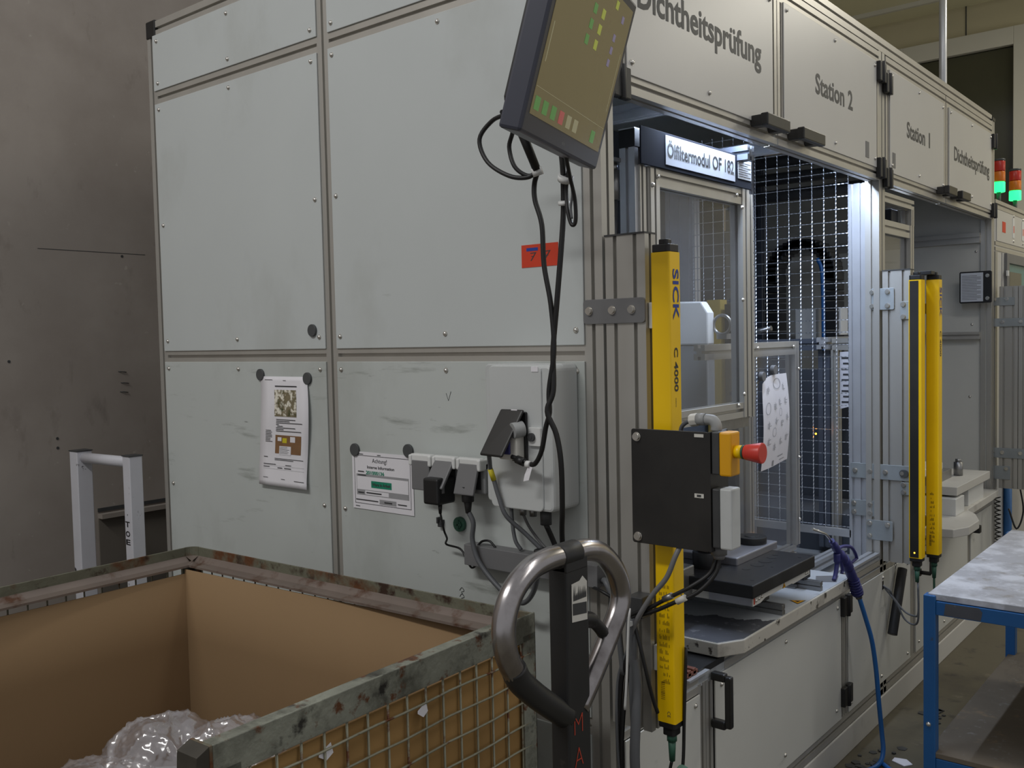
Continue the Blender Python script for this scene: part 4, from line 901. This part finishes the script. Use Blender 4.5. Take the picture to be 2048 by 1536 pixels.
# ---- air gun and hose
ag = thing('air_blow_gun', 'blue air blow gun with bent metal nozzle hung on the bench corner', 'air gun', (.06, 1.4, .70))
MB().tube([(.06, 1.111, .937), (.06, 1.20, .908), (.06, 1.225, .900), (.06, 1.285, .862)], .0042, 10).build('nozzle', screwm, ag)
MB().tube(curve([(.06, 1.278, .868), (.06, 1.310, .840), (.06, 1.352, .806), (.06, 1.395, .775), (.06, 1.43, .745)]), [.010]*4+[.014]*8+[.019]*6+[.021]*7, 12).build('gun_body', gunm, ag)
MB().tube(curve([(.06, 1.385, .785), (.06, 1.43, .745), (.06, 1.465, .71), (.06, 1.50, .67), (.06, 1.528, .630)]), [.020]*6+[.018]*8+[.0175]*6+[.021]*5, 12).build('grip', gunm, ag)
MB().tube(curve([(.06, 1.325, .815), (.06, 1.325, .78), (.06, 1.310, .742), (.06, 1.295, .728)]), [.012]*6+[.008]*8+[.0075]*5, 8).tube(curve([(.06, 1.355, .79), (.06, 1.375, .75), (.06, 1.37, .735)]), .006, 8).build('front_guard', gunm, ag)
MB().tube(curve([(.06, 1.33, .83), (.06, 1.39, .828), (.06, 1.46, .812), (.06, 1.50, .785), (.06, 1.52, .76)]), .006, 8).tube([(.06, 1.52, .76), (.06, 1.47, .755), (.06, 1.44, .765)], .005, 8).build('lever', gunm, ag)
g = MB()
for k in range(6): z = .69-.011*k; g.tube([(.06+.0205*math.cos(a*PI/6), 1.482+.0076*k+.018*math.sin(a*PI/6), z+.008*math.sin(a*PI/6)) for a in range(12)], .0018, 5, True)
g.build('grip_rib', gunm, ag)
MB().cyl((.06, 1.528, .632), (.062, 1.536, .612), .012, 12).build('hose_fitting', steel, ag)
cable('air_hose', 'blue air hose hanging from the blow gun to the floor', [(.062, 1.536, .615), (.075, 1.56, .54), (.09, 1.585, .45), (.10, 1.60, .34), (.11, 1.60, .22), (.12, 1.60, .11), (.13, 1.585, .045), (.13, 1.54, .014), (.11, 1.47, .010), (.08, 1.43, .010), (.02, 1.40, .010)], .0085, blueh, 'hose', n=10)
cable('floor_hose', 'short blue hose lying on the floor beside the hanging hose end', [(.135, 1.56, .010), (.20, 1.50, .010), (.25, 1.42, .010)], .0085, blueh, 'hose')
o = MB().prism([(.15, 1.62), (.20, 1.60), (.22, 1.63), (.19, 1.66), (.15, 1.65)], 'z', .001, .004).build('paper_scrap', paper); tag(o, 'small white paper scrap on the floor beside the blue hose', 'scrap')
g = MB(); random.seed(9)
for k in range(60): x, y = .09+random.gauss(0, .05), 1.45+random.gauss(0, .14); x = max(.03, x); s_ = random.uniform(.004, .02); a = random.uniform(0, 3); g.prism([(x+s_*math.cos(a+i*1.25), y+s_*math.sin(a+i*1.25)) for i in range(5)], 'z', .0005, .002+random.random()*.004)
for k in range(14): x, y = .14+random.gauss(0, .03), 2.16+random.gauss(0, .03); s_ = random.uniform(.008, .02); a = random.uniform(0, 3); g.prism([(x+s_*math.cos(a+i*1.25), y+s_*math.sin(a+i*1.25)) for i in range(5)], 'z', .0005, .004)
o = g.build('floor_dirt', dkgrey, None, kind='stuff'); tag(o, 'dark oily dirt crumbs on the floor along the plinth', 'dirt')

# ---- station 1 fixture and bench (far)
fb = thing('far_bench', 'white bench front with rounded corner at station 1 behind the yellow curtains', 'bench', (0, 3.1, .6))
MB().prism([(.0, 2.5), (.13, 2.52), (.17, 2.62), (.17, 2.80), (.12, 2.95), (.06, 3.05), (.05, 3.74), (-.9, 3.74), (-.9, 2.5)], 'z', .662, .70).build('bench_slab', plinthm, fb, .003)
ff = thing('far_fixture', 'pale test fixture with steel pin stacked on the station 1 bench', 'fixture', (-.1, 3.2, .70))
B(-.30, .06, 2.84, 2.99, .70, .78).build('white_block', whitep, ff, .002); B(-.3, .04, 3.15, 3.45, .70, .78).build('white_block', whitep, ff, .002)
B(-.3, .0, 2.98, 3.12, .70, .79).build('black_block', black, ff, .003)
B(-.45, .055, 2.88, 3.52, .79, .83).build('fixture_plate', plinthm, ff, .002); B(-.3, -.05, 2.85, 3.2, .83, .875).build('steel_base', steel, ff, .003); B(-.32, -.08, 2.8, 3.15, .875, .91).build('white_cover', whitep, ff, .003)
MB().cyl((-.04, 3.28, .83), (-.04, 3.28, .90), .022, 14).cyl((-.04, 3.28, .90), (-.04, 3.28, .915), .014, 12).build('steel_pin', steel, ff)
MB().cyl((-.2, 3.0, .91), (-.2, 3.0, .925), .06, 20).build('disc', dkgrey, ff)
cp = []
for k in range(90):
    z = .80-.0045*k; cp.append((.07+.014*math.cos(k*1.2), 3.62+.02*(k/90)+.014*math.sin(k*1.2), z-.12))
o = MB().tube(cp, .0035, 5).build('coiled_cable', black); tag(o, 'black coiled cable hanging at the far end of the station 1 bench', 'cable')

# ================================================================== NEIGHBOUR MACHINE
m2 = thing('second_machine', 'lower grey machine cell standing behind the large one, with red sticker and small window', 'machine', (-.5, 4.5, 0))
B(-1.9, -.001, 3.87, 6.2, 0, 2.255).build('cell_body', panel_up, m2, .003)
for z in (2.235, 2.005): MB().prof('y', 3.87, 6.2, z, z+.05, -.05, .003).build('rail', alu_y, m2)
B(.0, .004, 3.895, 6.1, 2.06, 2.232).build('upper_panel', panel_up, m2)
MB().prof('z', .1, 2.0, -.05, .003, 3.87, 3.92).build('post', alu, m2)
B(.0, .004, 4.03, 4.14, 1.2, 2.0).build('lower_panel', panel_up, m2)
o = B(.0042, .0052, 4.02, 4.10, 2.115, 2.175).build('red_sticker', orange, m2); 
for y in (4.30, 4.55):
    B(.0042, .006, y-.025, y+.025, 2.10, 2.215).build('long_label', whitep, m2); B(.006, .0065, y-.006, y+.012, 2.13, 2.17).build('label_mark', orange, m2)
    for z in (2.08, 2.225): put('screw', SCX, (.0042, y, z), m2)
fr = MB(); fr.box(.0, .02, 4.07, 4.13, 1.4, 2.0); fr.box(.0, .02, 4.13, 5.2, 1.945, 2.0); fr.build('window_frame', greyd, m2, .002)
B(.001, .006, 4.13, 5.2, 1.4, 1.945).build('window_pane', mat('teal_pane', (84, 128, 130), .3), m2); B(.0065, .0085, 4.19, 4.50, 1.4, 1.90).build('inner_sheet', mat('olive_sheet', (112, 108, 92), .6), m2)
B(.02, .03, 4.045, 4.07, 1.87, 1.90).build('catch', whitep, m2)
def tower(x, y, z0, label):
    t = thing('signal_tower', label, 'signal lamp', (x, y, z0), 'stacked signal lamps on the second machine')
    r_ = .035
    MB().cyl((x, y, 2.285), (x, y, z0), .012, 12).build('stem', dkgrey, t)
    MB().cyl((x, y, z0), (x, y, z0+.060), r_, 20).build('green_lamp', lampg, t, .003); MB().cyl((x, y, z0+.062), (x, y, z0+.122), r_, 20).build('orange_lamp', lampo, t, .003)
    MB().cyl((x, y, z0+.124), (x, y, z0+.184), r_, 20).build('red_lamp', lampr, t, .003); MB().cyl((x, y, z0+.184), (x, y, z0+.198), r_, 20).build('top_cap', dkgrey, t, .003)
tower(-.1, 4.42, 2.39, 'signal tower with lit green lamp, nearer to the large machine')
tower(-.16, 4.40, 2.392, 'signal tower with lit green lamp, close behind the first one at the large machine')
tower(-.1, 4.86, 2.385, 'signal tower with lit green lamp, furthest right on the second machine')
o = thing('blue_pipe', 'fat blue pipe curving down beside the second machine', 'pipe', (.15, 4.3, 0))
MB().tube(curve([(.26, 4.6, .95), (.20, 4.45, .92), (.16, 4.35, .82), (.15, 4.3, .6), (.15, 4.3, .02)]), .05, 14).build('pipe_bend', blue, o); MB().tube([(.02, 4.1, 0.02), (.02, 4.1, .72)], .022, 12).build('pipe_leg', blue, o)
MB().tube(curve([(.10, 4.0, .70), (.12, 4.0, .55), (.09, 3.98, .45), (.05, 3.98, .56)]), .005, 6).build('black_cable', cablem, o)
# conduit rising from the machine roof
o = thing('ceiling_conduit', 'thin shiny vertical conduit rising from behind the machine roof to the ceiling', 'conduit', (-.5, 4.74, 2.25))
MB().cyl((-.5, 4.74, 2.285), (-.5, 4.74, 4.639), .024, 16).build('conduit_tube', alu_blue, o)
MB().cyl((-.5, 4.74, 4.0), (-.5, 4.74, 4.06), .026, 16).build('clamp', steel, o); MB().cyl((-.5, 4.74, 2.255), (-.5, 4.74, 2.30), .05, 16).build('base_flange', steel, o)

# ================================================================== PALLET CAGE
L_, D_ = 1.26, .815
cg = thing('pallet_cage', 'rusty green-grey steel mesh pallet cage with cardboard lining beside the machine end', 'cage', (-.007, -.275, .013), local=True, rotz=math.radians(1.9))
# local frame: x from -L_ to 0, y from -D_ to 0
def angle(axis, a, b, flip, name='rim', m=cage_m):
    g = MB(); t = .004
    if axis == 'x':
        y = 0
        g.box(a, b, -.004, 0, .925, .985); g.prism([(-.004, .945), (-.016, .932), (-.050, .932), (-.054, .924), (-.052, .928), (-.016, .928), (-.004, .938)], 'x', a, b)
    return g
# far long side
r1 = MB().box(-L_+.03, -.0, -.004, 0, .925, .970); r1.build('rim', cage_m, cg, .0015)
r1b = MB().prism([(-.004, .944), (-.004, .938), (-.020, .924), (-.052, .922), (-.052, .928), (-.022, .931)], 'x', -L_+.03, -.01); r1b.build('rim_ledge', cage_rust, cg)
# left short side
MB().box(-L_, -L_+.004, -D_-.05, -.03, .925, .970).build('rim', cage_m, cg, .0015)
MB().prism([(.944, -L_+.004), (.938, -L_+.004), (.924, -L_+.020), (.922, -L_+.052), (.928, -L_+.052), (.931, -L_+.022)], 'y', -D_-.05, -.03).build('rim_ledge', cage_rust, cg)
# rounded corner
def arc(r_, a0, a1, n=6): return [(-L_+.03+r_*math.cos(a0+(a1-a0)*i/n), -.03+r_*math.sin(a0+(a1-a0)*i/n)) for i in range(n+1)]
MB().prism(arc(.030, PI, PI/2)+arc(.026, PI/2, PI), 'z', .925, .970).build('rim_corner', cage_m, cg)
cc = MB(); o1 = arc(.026, PI, PI/2); i1 = [(-L_+.052, -.03), (-L_+.052, -.034), (-L_+.052, -.04), (-L_+.053, -.052), (-L_+.045, -.052), (-L_+.04, -.052), (-L_+.03, -.052)]
vs = [(p[0], p[1], .944) for p in o1]+[(-L_+.052-.0*i, -.030-.022*i/6, .928) for i in range(4)]+[(-L_+.052-.022*(i)/3, -.052, .928) for i in range(3)]
cc.add(vs, [(i, i+1, 7+min(i+1, 6), 7+min(i, 6)) for i in range(6)]); cc.build('rim_ledge', cage_rust, cg)
# right short side (near rim with outer face to the truck)
MB().box(-.004, 0, -D_, .0, .915, .972).build('rim', cage_g, cg, .0015)
MB().box(-.035, -.004, -D_, -.05, .962, .968).build('rim_ledge', cage_g, cg, .001)
MB().box(-.05, 0.0, -D_-.006, -D_, .90, .972).build('rim_end', cage_m, cg, .001)
MB().prism([(-D_-.006, .972), (-D_-.028, .962), (-D_-.030, .93), (-D_-.006, .905)], 'x', -.05, -.0).build('rim_hook', mat('cage_dark', (62, 58, 50), .6, .2, .2, 20), cg, .001)
# corner posts
for (x0, x1, y0, y1) in ((-.045, 0, -.030, .0), (-.004, 0, -.045, 0), (-.045, 0, -D_, -D_+.004), (-.004, 0, -D_, -D_+.05), (-L_, -L_+.045, -.004, 0), (-L_, -L_+.004, -.045, 0), (-L_, -L_+.004, -D_, -D_+.045)):
    B(x0, x1, y0 if y0 > -.03 or y0 < -.04 else -.004, y1, .0, .93).build('corner_post', label_w if x1 == 0 and False else cage_g, cg, .001)
# wires
g = MB(); r_ = .0024
k = 0; y = -.045
while y > -D_+.02:
    g.tube([(-.006, y, .10), (-.006, y, .50), (-.0065, y+random.uniform(-.001, .001), .93)], r_, 6); y -= .050
z = .885
zz = [.885-.05*i for i in range(16)]
for z in zz: g.tube([(-.0020+.001*math.sin(i), -.02-(D_-.03)*i/12, z+.0015*math.sin(i*1.7+z*9)) for i in range(13)], r_, 6)
g.build('wire_side', cage_w, cg)
g = MB(); x = -.06
while x > -L_+.03: g.tube([(x, -.008, .10), (x, -.008, .935)], r_, 5); x -= .050
for z in zz: g.tube([(-.02, -.004, z), (-L_+.02, -.004, z)], r_, 5)
g.build('wire_side', cage_w, cg)
g = MB(); y = -.045
while y > -D_-.04: g.tube([(-L_+.010, y, .10), (-L_+.010, y, .935)], r_, 5); y -= .050
for z in zz: g.tube([(-L_+.006, -.02, z), (-L_+.006, -D_, z)], r_, 5)
g.build('wire_side', cage_w, cg)
g = MB(); x = -.06
while x > -L_+.03: g.tube([(x, -D_+.004, .10), (x, -D_+.004, .50)], r_, 5); x -= .050
for z in zz[8:]: g.tube([(-.02, -D_+.001, z), (-L_+.02, -D_+.001, z)], r_, 5)
g.build('wire_side', cage_w, cg)
B(-L_, 0, -D_, 0, .09, .12).build('cage_floor', cage_m, cg)
for (x, y) in ((-.06, -.06), (-.06, -D_+.06), (-L_+.06, -.06), (-L_+.06, -D_+.06)): B(x-.05, x+.05, y-.05, y+.05, -.0125, .09).build('foot', cage_m, cg, .01)
# cardboard lining (a box set inside the cage): its own thing
cbx = thing('cardboard_lining', 'large open cardboard box lining the inside of the pallet cage', 'cardboard box', (-.007, -.275, .013), local=True, rotz=math.radians(1.9))
def bowed(p0, p1, z0, z1, nrm, bow, m, name):
    g = MB(); n = 14; p0, p1 = Vector(p0), Vector(p1); vs = []
    for s_ in (0, 1):
        for j in range(5):
            for i in range(n+1):
                t = i/n; q = p0.lerp(p1, t)+Vector(nrm)*(bow*math.sin(PI*t)*(j/4)+.004*s_); vs.append((q.x, q.y, z0+(z1-z0)*j/4))
    K = (n+1)*5; fs = []
    for j in range(4):
        for i in range(n): a = j*(n+1)+i; fs += [(a, a+1, a+n+2, a+n+1), (K+a, K+a+n+1, K+a+n+2, K+a+1)]
    a = 4*(n+1); fs += [(a+i, a+i+1, K+a+i+1, K+a+i) for i in range(n)]
    g.add(vs, fs, True); return g.build(name, m, cbx)
bowed((-L_+.045, -.058, 0), (-.014, -.022, 0), .125, .917, (0, -1, 0), .004, card, 'side_wall')
bowed((-L_+.028, -D_-.03, 0), (-L_+.045, -.058, 0), .125, .905, (1, 0, 0), .004, card, 'side_wall')
bowed((-.012, -.024, 0), (-.012, -D_+.01, 0), .125, .905, (-1, 0, 0), .0, card_out, 'side_wall')
B(-L_+.04, -.02, -D_+.008, -D_+.013, .125, .50).build('side_wall', card, cbx)
B(-L_+.04, -.02, -D_+.01, -.03, .121, .126).build('bottom', card, cbx)
g = MB()
for (z, a, b) in ((.72, -.95, -.5), (.56, -1.15, -.4)): g.box(a, b, -.0575, -.056, z, z+.0015)
# paper scraps caught in the wires
for (y, z, s_, lab) in ((-.646, .888, .022, 'small torn white paper scrap stuck in the cage wires near the machine'), (-.879, .890, .026, 'torn white paper scrap stuck in the cage wires near the rim end')):
    o = MB().add([(.0, y, z), (.0, y+s_, z+.012), (.003, y+s_*1.1, z-.006), (.004, y+s_*.5, z-.014), (.002, y-.002, z-.004)], [(0, 1, 2, 3, 4)]).build('paper_scrap', paper); o.location.x += .002
    tag(o, lab, 'scrap')
o = MB().add([(-.0, -.60, .60), (-.0, -.60, .84), (-.0, -.44, .845), (-.0, -.44, .60), (.001, -.60, .60), (.001, -.60, .84), (.001, -.44, .845), (.001, -.44, .60)], [(0, 1, 2, 3), (7, 6, 5, 4), (1, 5, 6, 2)])
o = o.build('document_pocket', mat('grey_sheet', (118, 104, 92), .6)); o.location.x = -.016; tag(o, 'greyish sheet behind the cage wires on the cardboard', 'sheet')

# plastic bag with grey parts inside
def crumple(c, rx, ry, rz, seed, amp=.34, sub=5, smooth=True):
    bm_ = []
    import bmesh
    bm = bmesh.new(); bmesh.ops.create_icosphere(bm, subdivisions=sub, radius=1)
    for v in bm.verts:
        p = v.co.copy(); q = p*1.5+Vector((seed, seed*.7, 0))
        if smooth and sub < 6:
            d = abs(noise.noise(q*1.3))*.9+abs(noise.noise(q*3.1))*.4; k_ = 1.08-amp*d
        else:
            k_ = .96+.16*noise.noise(q*.8)+.05*noise.noise(q*2.1)
            for fs_, am_, sh_ in ((1.1, .060, 6), (2.3, .035, 6), (4.5, .018, 5), (9, .008, 4)):
                k_ += am_*max(0, 1-abs(noise.noise(q*fs_+Vector((fs_, 0, 1))))*sh_)**1.6
        v.co = Vector((p.x*rx, p.y*ry, p.z*rz))*k_
    me = bpy.data.meshes.new('film'); bm.to_mesh(me); bm.free()
    for p in me.polygons: p.use_smooth = smooth
    return me
bg = thing('plastic_bag', 'crumpled clear plastic bag of grey parts lying in the cardboard box', 'bag', (-.78, -.72, .3))
for k, (x, y, z, rx, ry, rz) in enumerate(((-.80, -.87, .48, .18, .15, .18), (-.68, -.60, .52, .15, .14, .18), (-.84, -.69, .50, .16, .15, .20))):
    me = crumple(None, rx, ry, rz, 3.3*k+1, .36, 6, True); me.materials.append(bagm); put('film', me, (x, y, z), bg)
random.seed(21)
for k in range(16):
    x, y, z = -.77+random.uniform(-.12, .14), -.73+random.uniform(-.14, .12), .46+random.uniform(-.05, .12); a = random.uniform(0, 3)
    d = Vector((math.cos(a), math.sin(a), random.uniform(-.5, .5))).normalized()*.045
    MB().cyl(Vector((x, y, z))-d, Vector((x, y, z))+d, .042, 18).cyl(Vector((x, y, z))+d, Vector((x, y, z))+d*1.25, .028, 14).build('grey_part', greyp, bg, .004)
B(-1.0, -.5, -.95, -.45, .126, .42).build('inner_carton', card, cbx)

# ================================================================== PALLET TRUCK HANDLE
pj = thing('pallet_truck', 'black and polished steel pallet truck with loop handle beside the cage corner', 'pallet truck', (.255, -.505, 0))
MB().box(.236, .276, -.543, -.487+.012, .16, 1.178).build('draw_bar', jackm, pj, .004)
lp = [(.258, -.526, 1.192), (.258, -.575, 1.194), (.258, -.624, 1.186), (.258, -.668, 1.160), (.258, -.692, 1.119), (.258, -.692, 1.069), (.258, -.664, 1.015), (.258, -.610, .965), (.258, -.533, .905)]
MB().tube(curve(lp), .0205, 18).build('handle_loop', chrome, pj)
lq = [(.258, -.526, 1.192), (.258, -.460, 1.190), (.258, -.405, 1.172), (.258, -.360, 1.130), (.258, -.342, 1.083), (.258, -.356, 1.045), (.258, -.398, .998), (.258, -.448, .945), (.258, -.490, .905)]
MB().tube(curve(lq), .0205, 18).build('handle_loop', chrome, pj)
MB().tube(curve([(.258, -.672, 1.030), (.258, -.655, 1.003), (.258, -.610, .963), (.258, -.56, .925), (.258, -.528, .902)]), .0222, 18).build('rubber_grip', jackm, pj)
MB().cyl((.258, -.545, 1.193), (.258, -.490, 1.193), .0222, 18).box(.236, .277, -.543, -.478, 1.165, 1.19).build('weld_clamp', jackm, pj, .002)
MB().prism([(-.529, 1.075), (-.482, 1.07), (-.482, 1.140), (-.495, 1.152), (-.505, 1.145), (-.529, 1.143)], 'x', .2765, .2772).build('worn_label', label_w, pj)
g = MB(); g.add([(.2775, -.527, 1.087), (.2775, -.484, 1.082), (.2775, -.484, 1.103), (.2775, -.527, 1.108)], [(0, 1, 2, 3)]); random.seed(2)
for k in range(12): y = -.525+k*.0034; g.add([(.2775, y, 1.112), (.2775, y+.003, 1.112), (.2775, y+.003, 1.125+random.random()*.016), (.2775, y, 1.12)], [(0, 1, 2, 3)])
g.build('label_print', dkgrey, pj, kind='stuff')
MB().tube(curve([(.256, -.475, 1.064), (.256, -.445, 1.056), (.256, -.415, 1.034), (.256, -.394, 1.008), (.256, -.384, .978)]), [.015]*8+[.012]*9+[.009]*8, 10).build('release_lever', black, pj)
for k, ch in enumerate('MAN'): text('red_lettering', ch, (.2768, -.528, .870-.060*k), (0, 1, 0), (0, 0, 1), .026, .038, redpaint, pj, -.02)
B(.18, .33, -.60, -.42, .06, .22).build('pump_housing', jackm, pj, .02); MB().cyl((.255, -.51, .2), (.255, -.51, .32), .04, 18).build('pump_cylinder', steel, pj)
for y in (-.60, -.42): MB().cyl((.255, y-.03, .09), (.255, y+.03, .09), .09, 24).build('steer_wheel', black, pj, .005)
for y in (-.63, -.31): MB().box(-1.05, .16, y-.08, y+.08, .012, .085).build('fork', jackm, pj, .008)
MB().box(.10, .18, -.71, -.31, .02, .12).build('fork_bridge', jackm, pj, .006)

# ================================================================== WHITE RACK FRAME by the left wall
wf = thing('white_frame', 'white scuffed steel frame with two posts and crossbar standing by the left wall', 'frame', (-2.12, -.1, 0))
B(-2.395, -2.335, -.14, -.08, 0, 1.180).build('post', white_m, wf, .003); B(-1.995-.0, -1.945, -.14, -.09, 0, 1.185).build('post', white_m, wf, .003)
# (right post stands just clear of the machine)
B(-2.397, -2.333, -.142, -.078, 1.180, 1.184).build('post_cap', dkgrey, wf); B(-1.997, -1.943, -.142, -.088, 1.185, 1.189).build('post_cap', dkgrey, wf)
MB().cyl((-2.335, -.11, 1.155), (-1.995, -.11, 1.160), .020, 14).build('crossbar', white_m, wf)
B(-2.335, -1.995, -.125, -.095, .45, .50).build('crossbar', white_m, wf, .003)
B(-2.40, -1.94, -.3, .05, 0, .04).build('base_plate', white_m, wf, .003)
for k, (z, ch) in enumerate(((.93, 'T'), (.895, 'O'), (.865, 'E'))): text('pen_lettering', ch, (-1.990, -.1405, z), (1, 0, 0), (0, 0, 1), .03, .02, black, wf, .03)

# ================================================================== BLUE TABLE
bt2 = thing('blue_table', 'blue steel frame table with scuffed pale top and dusty lower board', 'table', (.7, 1.8, 0), rotz=0)
TX0, TX1, TY0, TY1 = .378, 1.20, 1.205, 2.37
B(TX0+.012, TX1, TY0+.006, TY1, .735, .755).build('table_top', tabletop, bt2, .002)
for (x, y) in ((TX0, TY0), (TX0, TY1-.04), (TX1-.04, TY0), (TX1-.04, TY1-.04)):
    B(x, x+.036, y-.004, y+.036, 0, .75).build('leg', blue, bt2, .003)
B(TX0+.036, TX1-.04, TY0, TY0+.03, .690, .733).build('apron', blue, bt2, .002); B(TX0+.036, TX1-.04, TY1-.035, TY1-.005, .690, .733).build('apron', blue, bt2, .002)
B(TX0+.003, TX0+.033, TY0+.036, TY1-.04, .690, .733).build('apron', blue, bt2, .002); B(TX1-.033, TX1-.003, TY0+.036, TY1-.04, .690, .733).build('apron', blue, bt2, .002)
MB().add([(TX0+.06, TY0-.0006, .693), (TX0+.165, TY0-.0006, .693), (TX0+.17, TY0-.0006, .72), (TX0+.16, TY0-.0006, .732), (TX0+.065, TY0-.0006, .730)], [(0, 1, 2, 3, 4)]).build('worn_patch', wornm, bt2)
B(TX0+.01, TX1-.01, TY0+.0, TY1-.0, .235, .252).build('lower_board', brownb, bt2, .002)
B(TX0+.036, TX1-.04, TY0, TY0+.03, .195, .234).build('lower_rail', blue, bt2, .002); B(TX0+.003, TX0+.033, TY0+.036, TY1-.04, .195, .234).build('lower_rail', blue, bt2, .002)
put('screw', SCY, (TX0+.016, TY0-.0042, .34), bt2)
me = crumple(None, .16, .16, .05, 7.7, .35, 4); me.materials.append(cloth)
o = put('grey_cloth', me, (.80, 1.55, .298), None); tag(o, 'crumpled grey cloth lying on the lower board of the blue table', 'cloth')
